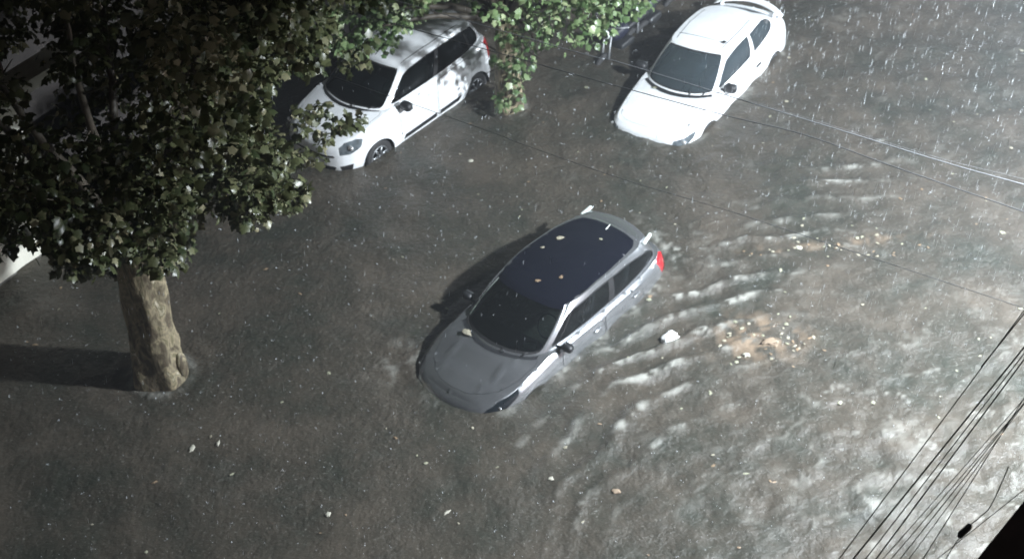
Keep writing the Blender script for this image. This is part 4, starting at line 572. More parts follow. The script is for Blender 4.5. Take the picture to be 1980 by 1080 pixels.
for i in range(49):
    t=-2.9+5.8*i/48; sg=-1 if t<0 else 1; t=abs(t); a=cS.gw(t,.93,.004); b_=cS.gw(t,1,.004)+Vector((0,0,.005)); q=cS.gw(t,1); q=cS.roof(cS.mid-q.x+.055,q.y*.985,.006)
    V_+=[(p.x,p.y*sg,p.z) for p in (a,b_,q)]
for i in range(48): F_+=[(3*i,3*i+3,3*i+4,3*i+1),(3*i+1,3*i+4,3*i+5,3*i+2)]
mesh('roof_header',V_,F_,M['glossblack'],r1)
V_,F_=region([(2.50,.12),(2.68,.12),(2.66,.93),(2.54,.95)],[],(.1,.1)); P_=[cS.gw(a,b,.006) for a,b in V_]; g=G(); g.add([(q.x,-q.y,q.z) for q in P_],F_); g.add([(q.x-.006,-q.y,q.z-.004) for q in P_],[f[::-1] for f in F_]); g.make('windscreen_glint_strip',M['trim'],r1)  # lamp's reflection on the far windscreen edge, modelled as a pale strip
G().tube([loc(cS,3.6,0,1.36),loc(cS,3.78,0,1.42)],[.014,.006],8).make('antenna',M['trim'],r1)
G().box(loc(cS,1.36,.45,.985),(.06,.09,.006),.002,rotz=.5).make('dashboard_paper',M['paper'],r1)
# white three door: tall wing on the tailgate and body moulding
w=wing(cR,r2,M['white'],3.93,4.10,.66,.99,.028,.20,.07)
for sg in (1,-1): G().box(loc(cR,3.80,sg*.52,.985),(.06,.015,.05),.01).make('spoiler_mount',M['white'],w)
g=G(); g.tube([cR.roof(2.12+.03*abs(y)*0,y,.004) for y in [.40-.86*i/12 for i in range(13)]],.004,5); g.make('roof_seam',M['rim'],r2)
G().box(loc(cR,2.12,.40,1.345),(.03,.03,.012),.008).make('antenna_base',M['black'],r2)
# white five door: roof antenna, plate
G().box(loc(cL,.0,0,.42),(.012,.2,.055),.004).make('number_plate',M['plate'],r3)
G().tube([loc(cL,1.75,0,1.50),loc(cL,2.15,0,1.62)],[.007,.003],6).make('antenna',M['black'],r3)

# ------------------------------------------------------------------ flood water
def grid_axis(a,b,st,far): 
    f=np.arange(a,b,st); l=a-np.geomspace(.3,far,18)[::-1]; r=b+np.geomspace(.3,far,18); return np.concatenate([l,f,r])
X=grid_axis(-12.5,13.5,.05,70); Y=grid_axis(8.5,32,.05,70)
XX,YY=np.meshgrid(X,Y)
def vnoise(x,y,sc,seed):
    r=np.random.default_rng(seed); T=r.random((256,256)); x=x/sc+100;y=y/sc+100
    xi=np.floor(x).astype(int);yi=np.floor(y).astype(int);fx=x-xi;fy=y-yi;fx=fx*fx*(3-2*fx);fy=fy*fy*(3-2*fy)
    a=T[xi%256,yi%256];b=T[(xi+1)%256,yi%256];c=T[xi%256,(yi+1)%256];d=T[(xi+1)%256,(yi+1)%256]
    return (a*(1-fx)+b*fx)*(1-fy)+(c*(1-fx)+d*fx)*fy
def fbm(x,y,sc,seed,o=4):
    s=0;w=1;t=0
    for k in range(o): s=s+w*vnoise(x,y,sc/2**k,seed+k);t+=w;w*=.55
    return s/t
Z=np.zeros_like(XX); rw=np.random.default_rng(3)
wx=XX+.35*fbm(XX,YY,1.5,50);wy=YY+.35*fbm(XX,YY,1.5,60)
agit=np.clip(.35+.65*np.clip((XX+1.5)/6,0,1)+.0*YY,0,1)
for k in range(16):
    lam=rw.uniform(.22,1.1); th=R(48)+rw.normal()*0.9; am=.0042*lam/.6
    Z+=agit*am*np.sin(2*np.pi/lam*(wx*math.cos(th)+wy*math.sin(th))+rw.uniform(0,6.28))
Z+=.034*agit*(fbm(XX,YY,.32,5)-.5)+.02*agit*(fbm(XX+.5*fbm(XX,YY,1,7),YY,.8,6)-.5)
# wake of the silver car: curved crests that swing away to the right
cx,cy=4.6,11.2; dx=wx-cx;dy=wy-cy; rr=np.hypot(dx,dy)
hd=np.clip((XX-(-.3))/1.2,0,1)*np.clip((7.0-XX)/3.5,0,1)
# only on the lamp side of the car axis
axn=np.array([math.cos(-2.315),math.sin(-2.315)]); sd=-(XX-.278)*(-axn[1])-(YY-16.909)*axn[0]
ls=(XX-.278)*(-axn[1])+(YY-16.909)*axn[0]   # >0 : left side of the car
side=np.clip((ls-.9)/.5,0,1)*np.clip((3.3-ls)/1.6,0,1)
ph=(rr+.55*fbm(XX,YY,1.3,70,3))/.46
crest=((np.cos(2*np.pi*ph)*.5+.5)**3.0)
brk=np.clip((fbm(XX,YY,.9,81,3)-.24)*4,0,1)
W=hd*side*brk
Z+=.074*W*(crest-.3)+.012*W*(fbm(XX,YY,.2,71,2)-.5)
uu=XX*.84+YY*.54;vv=-XX*.54+YY*.84
foam=np.clip(W*(crest-.48)*3.0,0,1)*np.clip((vnoise(uu,vv*.4,.10,91)*.6+vnoise(XX,YY,.06,92)*.4-.40)*4,0,1)*np.clip((fbm(XX,YY,.5,93,2)-.33)*4,0,1)
# swirls in the brighter water by the lamp
sw=np.clip((XX-1.5)/3,0,1)*np.clip((17.8-YY)/3,0,1); sw2_=np.clip((XX-.0)/3,0,1); uu_=XX*.84+YY*.54; vv_=-XX*.54+YY*.84
f2=np.abs(fbm(XX+.8*fbm(XX,YY,2,30),YY+.8*fbm(XX,YY,2,40),.8,33)-.5)
Z+=.022*sw*(1-np.clip(f2*9,0,1))
Z+=.055*sw*(fbm(XX,YY,.20,35,3)-.5)+.03*sw2_*(fbm(uu_,vv_*1.8,.30,38,3)-.5)+.06*sw*(fbm(XX,YY,.7,37,3)-.5)
foam=np.maximum(foam,.45*sw*np.clip((.030-f2)/.030,0,1)*np.clip((vnoise(XX,YY,.09,95)-.35)*3,0,1))
sw2=np.clip((XX-.5)/2.5,0,1)*np.clip((18.6-YY)/3,0,1)
f3=fbm(uu*.8+.5*fbm(XX,YY,1.2,130),vv*1.6,.9,133,5); foam=np.maximum(foam,.16*sw2*np.clip((f3-.60)*9,0,1)*np.clip((fbm(uu,vv*1.5,.10,97,2)-.42)*6,0,1))
Z+=.018*sw2*np.clip((f3-.5)*5,0,1)
f4=fbm(XX,YY,.5,140,4); foam=np.maximum(foam,.12*agit*np.clip((f4-.66)*12,0,1)*np.clip((fbm(XX,YY,.09,141,2)-.45)*6,0,1))
# eddies and froth along the car bodies
def carlocal(c,root):
    a=root.rotation_euler.z; ux,uy=math.cos(a),math.sin(a); px=XX-root.location.x;py=YY-root.location.y
    lx=px*ux+py*uy; ly=-px*uy+py*ux; return c.mid-lx,ly
for c,root,k in ((cS,r1,1.0),(cR,r2,.6),(cL,r3,.35)):
    s_,y_=carlocal(c,root); O=np.array([c.O(t) for t in np.linspace(0,len(c.sp['O'])-1,200)])
    L=O[-1,0]; half=np.interp(np.clip(s_,0,L),O[:,0],O[:,1]); d=np.where((s_>0)&(s_<L),np.abs(y_)-half,np.hypot(np.maximum(-s_,s_-L),np.maximum(np.abs(y_)-.45,0)))
    d=np.abs(d); near=np.exp(-(d/.10)**2); n1=np.clip((fbm(XX,YY,.25,21)-.47)*6,0,1)
    Z+=.035*k*np.exp(-(d/.18)**2)*fbm(XX,YY,.3,22)-.012*k*np.exp(-((d-.38)/.12)**2)
    foam=np.maximum(foam,k*.8*near*n1*np.clip((vnoise(XX,YY,.06,23)-.3)*2,0,1))
    if c is cS:
        # churned water past the tail and on the far front corner
        nr=np.exp(-((s_-4.6)/.5)**2-((y_-.5)/.7)**2)+.8*np.exp(-((s_-.25)/.4)**2-((y_+1.05)/.3)**2)
        foam=np.maximum(foam,.7*np.clip(nr,0,1)*n1*np.clip((vnoise(XX,YY,.07,24)-.35)*3,0,1)); Z+=.02*np.clip(nr,0,1)*(fbm(XX,YY,.25,26)-.4)
for tx_,ty_,tr0 in ((-5.05,16.4,.42),(.14,22.55,.27)):
    d=np.hypot(XX-tx_,YY-ty_)-tr0; Z+=.014*np.exp(-np.abs(d)/.35)*np.cos(d*22); foam=np.maximum(foam,.45*np.exp(-(d/.06)**2)*np.clip((fbm(XX,YY,.2,150)-.4)*6,0,1))
# brown scum trail
cl=np.exp(-((XX-3.45)/.55)**2-((YY-16.35)/.42)**2); sc=np.clip(cl*1.2*np.clip((fbm(XX,YY,.16,41,4)-.46)*7,0,1),0,1)
tr_=np.exp(-((YY-(18.25+.05*(XX-4)))/.12)**2)*np.clip((XX-3.2)/.6,0,1)*np.clip((6.8-XX)/1.2,0,1)
sc=np.maximum(sc,.5*tr_*np.clip((fbm(XX,YY,.13,44,3)-.52)*7,0,1))
nv=XX.size; co=np.stack([XX,YY,Z],-1).reshape(-1,3).astype(np.float32)
ny_,nx_=XX.shape; i=np.arange(ny_-1)[:,None]*nx_+np.arange(nx_-1)[None,:]
q=np.stack([i,i+1,i+nx_+1,i+nx_],-1).reshape(-1,4)
me=bpy.data.meshes.new('flood_water'); me.vertices.add(nv); me.vertices.foreach_set('co',co.ravel())
me.loops.add(q.size); me.loops.foreach_set('vertex_index',q.ravel().astype(np.int32)); me.polygons.add(len(q))
me.polygons.foreach_set('loop_start',(np.arange(len(q))*4).astype(np.int32)); me.polygons.foreach_set('loop_total',np.full(len(q),4,np.int32))
me.polygons.foreach_set('use_smooth',np.ones(len(q),bool)); me.update(calc_edges=True)
for nm,a in (('foam',foam),('scum',sc)):
    at=me.attributes.new(nm,'FLOAT','POINT'); at.data.foreach_set('value',np.clip(a,0,1).ravel().astype(np.float32))
wm,nt,b=nodemat('muddy_water')
tc=N(nt,'ShaderNodeTexCoord')
n1=N(nt,'ShaderNodeTexNoise',i_Scale=.75,i_Detail=9,i_Roughness=.68); nt.links.new(tc.outputs['Object'],n1.inputs['Vector'])
r=N(nt,'ShaderNodeValToRGB'); e=r.color_ramp.elements; e[0].position=.36; e[0].color=(.031,.033,.026,1); e[1].position=.66; e[1].color=(.072,.061,.048,1); x=e.new(.5); x.color=(.048,.043,.034,1)
nt.links.new(n1.outputs['Fac'],r.inputs['Fac'])
fa=N(nt,'ShaderNodeAttribute',attribute_name='foam'); sa=N(nt,'ShaderNodeAttribute',attribute_name='scum')
# fine specks of froth and drop rings
sp1=N(nt,'ShaderNodeTexNoise',i_Scale=26,i_Detail=3,i_Roughness=.75); nt.links.new(tc.outputs['Object'],sp1.inputs['Vector'])
mr=N(nt,'ShaderNodeMapRange'); mr.inputs['From Min'].default_value=.60; mr.inputs['From Max'].default_value=.76; mr.inputs['To Max'].default_value=.6; nt.links.new(sp1.outputs['Fac'],mr.inputs['Value'])
mx=N(nt,'ShaderNodeMath',operation='MAXIMUM'); nt.links.new(fa.outputs['Fac'],mx.inputs[0]); nt.links.new(mr.outputs['Result'],mx.inputs[1])
m1=N(nt,'ShaderNodeMix',data_type='RGBA'); m1.inputs['B'].default_value=(.33,.33,.30,1); nt.links.new(mx.outputs[0],m1.inputs['Factor']); nt.links.new(r.outputs['Color'],m1.inputs['A'])
m2=N(nt,'ShaderNodeMix',data_type='RGBA'); m2.inputs['B'].default_value=(.20,.15,.105,1); nt.links.new(sa.outputs['Fac'],m2.inputs['Factor']); nt.links.new(m1.outputs['Result'],m2.inputs['A'])
nt.links.new(m2.outputs['Result'],b.inputs['Base Color'])
b.inputs['Roughness'].default_value=.30; b.inputs['IOR'].default_value=1.33
nb=N(nt,'ShaderNodeTexNoise',i_Scale=7,i_Detail=8,i_Roughness=.66); nt.links.new(tc.outputs['Object'],nb.inputs['Vector'])
nc=N(nt,'ShaderNodeTexVoronoi',i_Scale=13,feature='SMOOTH_F1'); nt.links.new(tc.outputs['Object'],nc.inputs['Vector'])
ad=N(nt,'ShaderNodeMath',operation='MULTIPLY_ADD'); nt.links.new(nc.outputs['Distance'],ad.inputs[0]); ad.inputs[1].default_value=.22; nt.links.new(nb.outputs['Fac'],ad.inputs[2])
nm=N(nt,'ShaderNodeTexNoise',i_Scale=.8,i_Detail=3); nt.links.new(tc.outputs['Object'],nm.inputs['Vector'])
mm=N(nt,'ShaderNodeMapRange'); mm.inputs['From Min'].default_value=.35; mm.inputs['From Max'].default_value=.65; mm.inputs['To Min'].default_value=.6; mm.inputs['To Max'].default_value=1; nt.links.new(nm.outputs['Fac'],mm.inputs['Value'])
bp_=N(nt,'ShaderNodeBump',i_Distance=.042); nt.links.new(mm.outputs['Result'],bp_.inputs['Strength']); nt.links.new(ad.outputs[0],bp_.inputs['Height']); nt.links.new(bp_.outputs['Normal'],b.inputs['Normal'])
me.materials.append(wm); water=link(bpy.data.objects.new('water',me)); tag(water,kind='structure')
WG=(X,Y,Z)
def wz(x,y):
    i=int(np.clip(np.searchsorted(X,x),1,len(X)-1)); j=int(np.clip(np.searchsorted(Y,y),1,len(Y)-1)); return float(Z[j,i])
# ------------------------------------------------------------------ ground under the water
asph=pmat('wet_asphalt',(.045,.046,.048),.5,var=.3,bump=.4)
conc=pmat('pavement_concrete',(.22,.21,.2),.7,var=.25,bump=.3)
AN=R(50); ud=Vector((math.cos(AN),math.sin(AN),0)); nd=Vector((math.sin(AN),-math.cos(AN),0))  # along the street / towards the lamp side
mesh('road',[(-150,-150,-1.2),(150,-150,-1.2),(150,150,-1.2),(-150,150,-1.2)],[(0,1,2,3)],asph,None,False)['kind']='structure'
def slab(name,o,a0,a1,b0,b1,z0,z1,mat,parent=None,bev=.01):
    """box along the street: a along ud, b along nd, from origin o"""
    c=o+ud*((a0+a1)/2)+nd*((b0+b1)/2); c.z=(z0+z1)/2
    return G().box(c,(abs(a1-a0)/2,abs(b1-b0)/2,abs(z1-z0)/2),bev,AN).make(name,mat,parent,False)
OW=Vector((-7.82,18.68,0))
p=slab('pavement',OW,-20,30,.0,1.6,-1.19,-.12,conc); tag(p,kind='structure')
OL=Vector((9.0,13.7,0))
p=slab('pavement',OL,-20,30,-.5,3,-1.19,-.25,conc); tag(p,kind='structure')
# ------------------------------------------------------------------ house behind the near tree
cream=pmat('cream_render',(.78,.76,.66),.85,var=.10,vscale=1.5,bump=.25,bscale=30)
pinkm=pmat('pink_render',(.50,.37,.38),.85,var=.2,vscale=2)
darkm=pmat('dark_render',(.035,.03,.028),.8,var=.3,vscale=2)
shut=pmat('dark_shutter',(.02,.02,.022),.5)
tilem=pmat('roof_tiles',(.05,.03,.025),.8,var=.3,vscale=6,bump=.5,bscale=12)
WAN=R(52.4); wu=Vector((math.cos(WAN),math.sin(WAN),0)); wn=Vector((-math.sin(WAN),math.cos(WAN),0))
def wslab(name,a0,a1,d0,d1,z0,z1,mat,parent,bev=.004):
    c=OW+wu*((a0+a1)/2)+wn*((d0+d1)/2); c.z=(z0+z1)/2
    return G().box(c-parent.location if parent else c,(abs(a1-a0)/2,abs(d1-d0)/2,abs(z1-z0)/2),bev,WAN).make(name,mat,parent,False)
hs=empty('house',OW+wu*0+Vector((0,0,-.3))); tag(hs,'cream rendered house front at the left edge, seen behind the near tree','house')
wslab('wall',-6,1.18,.0,5,-1.1,3.15,cream,hs); wslab('upper_wall',-6,1.18,.03,5,3.15,6.2,pinkm,hs)
wslab('side_wing',1.19,9,1.5,6,-1.1,5.5,darkm,hs)
wslab('roof',-6.2,9.2,-.3,6.2,6.21,6.45,tilem,hs)
wslab('window',-2.6,-1.4,-.02,.05,1.2,2.4,shut,hs); wslab('plinth',-6,1.19,-.035,.0,-1.1,.0,conc,hs)
wslab('balcony_slab',-1.5,2.1,-.45,.02,2.95,3.14,cream,hs)
gt=empty('fence',OW+wu*1.3+Vector((0,0,-.3))); tag(gt,'dark metal fence running from the house behind the parked white car','fence')
for k in range(10): 
    a=1.25+k*1.2
    wslab('post',a,a+.06,.02,.08,-1.0,1.7,shut,gt)
    wslab('panel',a+.065,a+1.195,.035,.06,-.95,1.6,darkm,gt)
# ------------------------------------------------------------------ trees
bark,nt,b=nodemat('plane_bark')
tc=N(nt,'ShaderNodeTexCoord'); mp=N(nt,'ShaderNodeMapping'); mp.inputs['Scale'].default_value=(1,1,.45); nt.links.new(tc.outputs['Object'],mp.inputs['Vector'])
nn=N(nt,'ShaderNodeTexNoise',i_Scale=7,i_Detail=4,i_Distortion=1.2); nt.links.new(mp.outputs[0],nn.inputs['Vector'])
rp=N(nt,'ShaderNodeValToRGB'); rp.color_ramp.interpolation='EASE'; e=rp.color_ramp.elements
e[0].position=.40; e[0].color=(.075,.058,.036,1); e[1].position=.50; e[1].color=(.16,.135,.085,1)
x=e.new(.56); x.color=(.26,.215,.14,1); x=e.new(.60); x.color=(.12,.105,.055,1); x=e.new(.69); x.color=(.42,.37,.28,1)
nt.links.new(nn.outputs['Fac'],rp.inputs['Fac']); nt.links.new(rp.outputs[0],b.inputs['Base Color']); b.inputs['Roughness'].default_value=.7
n2=N(nt,'ShaderNodeTexNoise',i_Scale=22,i_Detail=8); nt.links.new(mp.outputs[0],n2.inputs['Vector'])
bq=N(nt,'ShaderNodeBump',i_Strength=.5,i_Distance=.03); nt.links.new(n2.outputs['Fac'],bq.inputs['Height']); nt.links.new(bq.outputs['Normal'],b.inputs['Normal'])
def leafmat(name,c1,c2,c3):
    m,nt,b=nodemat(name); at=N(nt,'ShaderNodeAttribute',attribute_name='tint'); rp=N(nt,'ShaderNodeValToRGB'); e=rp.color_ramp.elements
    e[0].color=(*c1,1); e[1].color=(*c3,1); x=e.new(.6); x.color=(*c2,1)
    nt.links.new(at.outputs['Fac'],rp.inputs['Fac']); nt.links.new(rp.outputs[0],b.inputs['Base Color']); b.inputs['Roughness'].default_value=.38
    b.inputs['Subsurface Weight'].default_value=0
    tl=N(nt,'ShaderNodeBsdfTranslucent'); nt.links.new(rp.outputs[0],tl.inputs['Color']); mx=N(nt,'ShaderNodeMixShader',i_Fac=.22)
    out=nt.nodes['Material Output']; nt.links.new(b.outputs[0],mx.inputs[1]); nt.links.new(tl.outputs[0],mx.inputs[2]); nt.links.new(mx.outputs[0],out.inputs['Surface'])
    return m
LM=leafmat('plane_leaves',(.032,.045,.018),(.085,.092,.042),(.27,.25,.155))
wetbark=pmat('wet_branch_bark',(.055,.045,.032),.6,var=.4,vscale=8,bump=.4)
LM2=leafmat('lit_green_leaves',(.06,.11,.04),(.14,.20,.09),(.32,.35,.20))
# one lobed leaf (unit size, base at origin, tip along +x), drooping lobes
LV=np.array([(0,0,0),(.06,.20,-.02),(.06,.40,-.10),(.28,.36,-.03),(.50,.50,-.14),(.64,.30,-.04),(1,0,-.16),(.64,-.30,-.04),(.50,-.50,-.14),(.28,-.36,-.03),(.06,-.40,-.10),(.06,-.20,-.02),(.42,0,.03)])
LF=np.array([(12,i,i+1) for i in range(0,11)]+[(12,11,0)])
def crown(name,data,mat,parent,density,smin,smax,seed,droop=.6):
    rg=np.random.default_rng(seed); C=[tuple(float(v) for v in q.split(',')) for q in data.split(';')]
    V=[];T=[]
    for (x,y,z,r) in C:
        n=int(density*r*r*rg.uniform(.55,1.25))+8
        d=rg.normal(size=(n,3)); d/=np.linalg.norm(d,axis=1)[:,None]; rad=r*rg.uniform(.35,1.12,n)**.7
        P=np.array([x,y,z])+d*rad[:,None]*np.array([1,1,.8])
        # leaf axes
        ax=d+rg.normal(size=(n,3))*.6; ax[:,2]-=droop; ax/=np.linalg.norm(ax,axis=1)[:,None]
        up=rg.normal(size=(n,3))*.55+np.array([0,0,1.0])+d*.5; w=np.cross(up,ax); w/=np.linalg.norm(w,axis=1)[:,None]; up=np.cross(ax,w)
        s=rg.uniform(smin,smax,n)
        Q=P[:,None,:]+s[:,None,None]*(LV[None,:,0,None]*ax[:,None,:]+LV[None,:,1,None]*w[:,None,:]+LV[None,:,2,None]*up[:,None,:]*rg.uniform(.4,2.2,n)[:,None,None])
        keep=Q[:,:,2].min(1)>.03; Q=Q[keep]
        V.append(Q.reshape(-1,3)); tt=np.clip(rg.normal(.42,.22,len(Q))+rg.normal()*.12,0,1); T.append(np.repeat(tt,13))
    V=np.concatenate(V); T=np.concatenate(T); nl=len(V)//13
    F=(LF[None]+13*np.arange(nl)[:,None,None]).reshape(-1,3)
    V=V-np.array(parent.location)
    me=bpy.data.meshes.new(name); me.vertices.add(len(V)); me.vertices.foreach_set('co',V.astype(np.float32).ravel()); me.loops.add(F.size); me.loops.foreach_set('vertex_index',F.ravel().astype(np.int32))
    me.polygons.add(len(F)); me.polygons.foreach_set('loop_start',(np.arange(len(F))*3).astype(np.int32)); me.polygons.foreach_set('loop_total',np.full(len(F),3,np.int32))
    me.polygons.foreach_set('use_smooth',np.ones(len(F),bool)); me.update(calc_edges=True)
    at=me.attributes.new('tint','FLOAT','POINT'); at.data.foreach_set('value',T.astype(np.float32)); me.materials.append(mat)
    print(name,nl,'leaves'); return link(bpy.data.objects.new(name,me),parent),C
def trunk(parent,path,rads,seed,n=40,nm='trunk'):
    rg=random.Random(seed); V=[];F=[]; L=len(path)
    m=(L-1)*10+1
    for i in range(m):
        f=i/10; k=min(int(f),L-2); g=f-k; p=Vector(path[k]).lerp(Vector(path[k+1]),g); r=rads[k]+(rads[k+1]-rads[k])*g
        for j in range(n):
            a=2*math.pi*j/n
            lump=1+.07*math.sin(3*a+seed+.5*p.z)+.05*math.sin(5*a+1.7*p.z+seed*2)+.03*math.sin(9*a-2.5*p.z)+.025*math.sin(7*p.z+4*a)
            V.append((p.x+r*lump*math.cos(a),p.y+r*lump*math.sin(a),p.z))
    F=[(i*n+k,i*n+(k+1)%n,(i+1)*n+(k+1)%n,(i+1)*n+k) for i in range(m-1) for k in range(n)]
    return mesh(nm,V,F,bark,parent)
def limbs(parent,fork,C,seed,cnt,r0):
    rg=random.Random(seed); cs=rg.sample(C,min(cnt,len(C)))
    for c in cs:
        a=Vector(fork)-parent.location; b=Vector(c[:3])-parent.location; mid=a.lerp(b,.5)+Vector((rg.uniform(-.2,.2),rg.uniform(-.2,.2),.35))
        g=G(); pts=[]
        for i in range(9):
            t=i/8; q=a*(1-t)**2+mid*2*t*(1-t)+b*t*t; pts.append(q+Vector((rg.uniform(-.04,.04),rg.uniform(-.04,.04),0))*(1 if 0<i<8 else 0))
        g.tube(pts,[r0*(1-t/9)+.012 for t in range(9)],7)
        for i in (4,5,6,7):
            g.tube([pts[i],pts[i]+Vector((rg.uniform(-.4,.4),rg.uniform(-.4,.4),rg.uniform(-.1,.35)))],[.018,.005],5)
        g.make('branch',wetbark,parent)
t1=empty('tree',(-5.05,16.40,-.5)); tag(t1,'large plane tree at left with thick mottled leaning trunk and dark crown','tree','street trees along the kerb')
trunk(t1,[(0,0,-.6),(0,0,.4),(.01,.0,.8),(.05,.0,1.5),(.10,.02,2.3),(.12,.05,3.2)],[.43,.40,.35,.30,.31,.26],3)
g=G(); g.ell((.34,-.10,.75),(.09,.11,.26),16,12); g.ell((.29,.12,1.05),(.06,.08,.18),14,10); g.make('trunk_burl',bark,t1)
cr1,C1=crown('crown',CROWN_NEAR,LM,t1,560,.055,.16,1)
limbs(t1,(-4.95,16.44,2.2),C1,4,16,.075)
t2=empty('tree',(.14,22.55,-.3)); tag(t2,'smaller bright green tree growing between the two white cars','tree','street trees along the kerb')
trunk(t2,[(0,0,-.8),(0,0,.3),(.02,.02,1.0),(.04,.05,1.8),(.05,.08,2.6)],[.27,.25,.21,.19,.15],8)
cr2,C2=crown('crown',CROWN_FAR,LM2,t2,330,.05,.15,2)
limbs(t2,(.18,22.6,1.7),C2,6,20,.07)
# ------------------------------------------------------------------ roof corner of the building on the camera side
E0=Vector((2.13,4.92,9.0)); EAN=R(46.4); eu=Vector((math.cos(EAN),math.sin(EAN),0)); en=Vector((math.sin(EAN),-math.cos(EAN),0))
brown=pmat('dark_brown_roof',(.13,.085,.08),.75,var=.5,vscale=5,bump=.6,bscale=25)
gutm=pmat('grey_gutter',(.16,.165,.15),.6,var=.6,vscale=9,bump=.5)
bl=empty('building',(3.5,5.0,-.3)); tag(bl,'dark brown flat roof corner of the building in the bottom right corner','building')
def eslab(name,a0,a1,b0,b1,z0,z1,mat):
    c=E0+eu*((a0+a1)/2)+en*((b0+b1)/2); c.z=(z0+z1)/2
    return G().box(c-bl.location,(abs(a1-a0)/2,abs(b1-b0)/2,abs(z1-z0)/2),.01,EAN).make(name,mat,bl,False)
eslab('roof',-4,14,.03,4,8.7,8.98,brown); eslab('wall',-3.8,13.8,.35,3.8,-1.15,8.69,brown)
g=G(); rgx=random.Random(3)
for k in range(30):
    a=.2+k*.07; p=E0+eu*a+en*(-.02); 
# ------------------------------------------------------------------ wires
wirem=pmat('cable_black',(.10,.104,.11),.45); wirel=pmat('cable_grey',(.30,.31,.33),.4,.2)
def cable(pts,r,mat,label,group=None,name='cable'):
    P=[Vector(p) for p in pts]; out=[]
    for i in range(len(P)-1):
        for k in range(8):
            t=k/8; p0=P[max(i-1,0)];p1=P[i];p2=P[i+1];p3=P[min(i+2,len(P)-1)]
            out.append(.5*((2*p1)+(p2-p0)*t+(2*p0-5*p1+4*p2-p3)*t*t+(3*p1-p0-3*p2+p3)*t**3))
    out.append(P[-1]); o=G().tube(out,r,6).make(name,mat); return tag(o,label,'cable',group)
def span(a,b,z,ext0,ext1,sag,r,mat,label,group):
    a=Vector((*a,z));b=Vector((*b,z)); d=(b-a).normalized(); A=a-d*ext0; B=b+d*ext1; L=(B-A).length
    pts=[A+(B-A)*(k/8)+Vector((0,0,-sag*(1-(2*k/8-1)**2)+sag*.5)) for k in range(9)]
    return cable(pts,r,mat,label,group)
GRP='cables strung along the near side of the street'
W_=[((1.76,5.79),(2.69,6.92),.0045,'thin dark cable, leftmost of the bundle crossing the bottom right corner'),
((1.84,5.78),(3.31,7.44),.007,'thick black cable, second from the left in the bottom right bundle'),
((1.97,5.77),(3.28,7.33),.006,'black cable, third from the left in the bottom right bundle'),
((2.01,5.77),(3.17,6.97),.0032,'thin cable just right of the third in the bottom right bundle'),
((2.06,5.77),(2.94,6.70),.0032,'thin cable in the middle of the bottom right bundle'),
((2.16,5.76),(3.12,6.88),.0032,'thin cable right of the middle in the bottom right bundle'),
((2.31,5.74),(2.75,6.07),.003,'thin slack cable nearest the dark roof corner'),
((1.915,5.78),(3.30,7.39),.0045,'hair thin cable between the second and third of the bottom right bundle'),
((2.24,5.755),(3.14,6.93),.004,'faint thin cable two places left of the dark roof corner'),
((2.11,5.765),(3.04,6.80),.004,'faint thin cable inside the right half of the bottom right bundle'),
((2.42,6.55),(3.40,7.75),.006,'pale thin cable lit by the lamp, above the rest of the bundle')]
for a,b_,r_,lb in W_:
    r_*=.75
    if 'slack' in lb: span(a,b_,8,1.5,6,.03,r_,wirem,lb,GRP)
    elif 'pale' in lb: span((2.99,7.28),(3.40,7.75),8,0.0,9,.0,r_,wirel,lb,GRP)
    elif 'leftmost' in lb: span(a,b_,8,2.5,7,.05,r_,wirem,lb,GRP)
    else: span(a,b_,8,2.5,9,.04,r_,wirem,lb,GRP)
G2='cables crossing the street'
wirep=pmat('cable_pale',(.24,.25,.265),.45)
cable([(-6.3,21.2,5),(.51,16.48,5),(1.34,15.96,5),(2.57,15.06,5),(3.61,14.3,5),(4.68,13.51,5),(5.42,13.01,5),(8.6,10.9,5)],.006,wirep,'pale cable from the right edge up to the white car with the spoiler',G2)
cable([(2.57,15.07,5.02),(3.61,14.33,5.01),(4.68,13.57,5),(5.44,13.11,5),(8.6,11.2,5)],.0015,wirep,'thin pale cable close above the other pale one at the right edge',G2)
cable([(-6.5,20.6,5),(.6,15.89,5),(1.3,15.43,5),(2.51,14.65,5),(3.35,14.15,5),(4.26,13.39,5),(6.5,11.6,5),(8.8,9.9,5)],.006,wirem,'dark thin cable crossing the bonnet of the white car with the spoiler',G2)
cable([(-6.0,19.0,5),(-.53,14.93,5),(.16,14.39,5),(1.24,13.59,5),(2.26,12.93,5),(2.79,12.56,5),(5.0,11.0,5),(7.5,9.2,5)],.0035,wirem,'dark thin cable passing over the water above the silver car',G2)
cl_=G(); cl_.box((0,0,0),(.05,.014,.02),.008,M=Matrix.Translation((2.35,5.52,8.5))@Matrix.Rotation(R(40),4,'Z')); o=cl_.make('cable_clamp',wirem); tag(o,'dark cable clamp hanging on a slack wire beside the roof corner','cable clamp')
cable([(2.05,5.1,8.35),(2.20,5.35,8.45),(2.35,5.52,8.5),(2.44,5.585,8.52),(2.5,5.6,8.6),(2.55,5.60,8.9)],.003,wirem,'short kinked service cable joining the clamp to the roof corner')
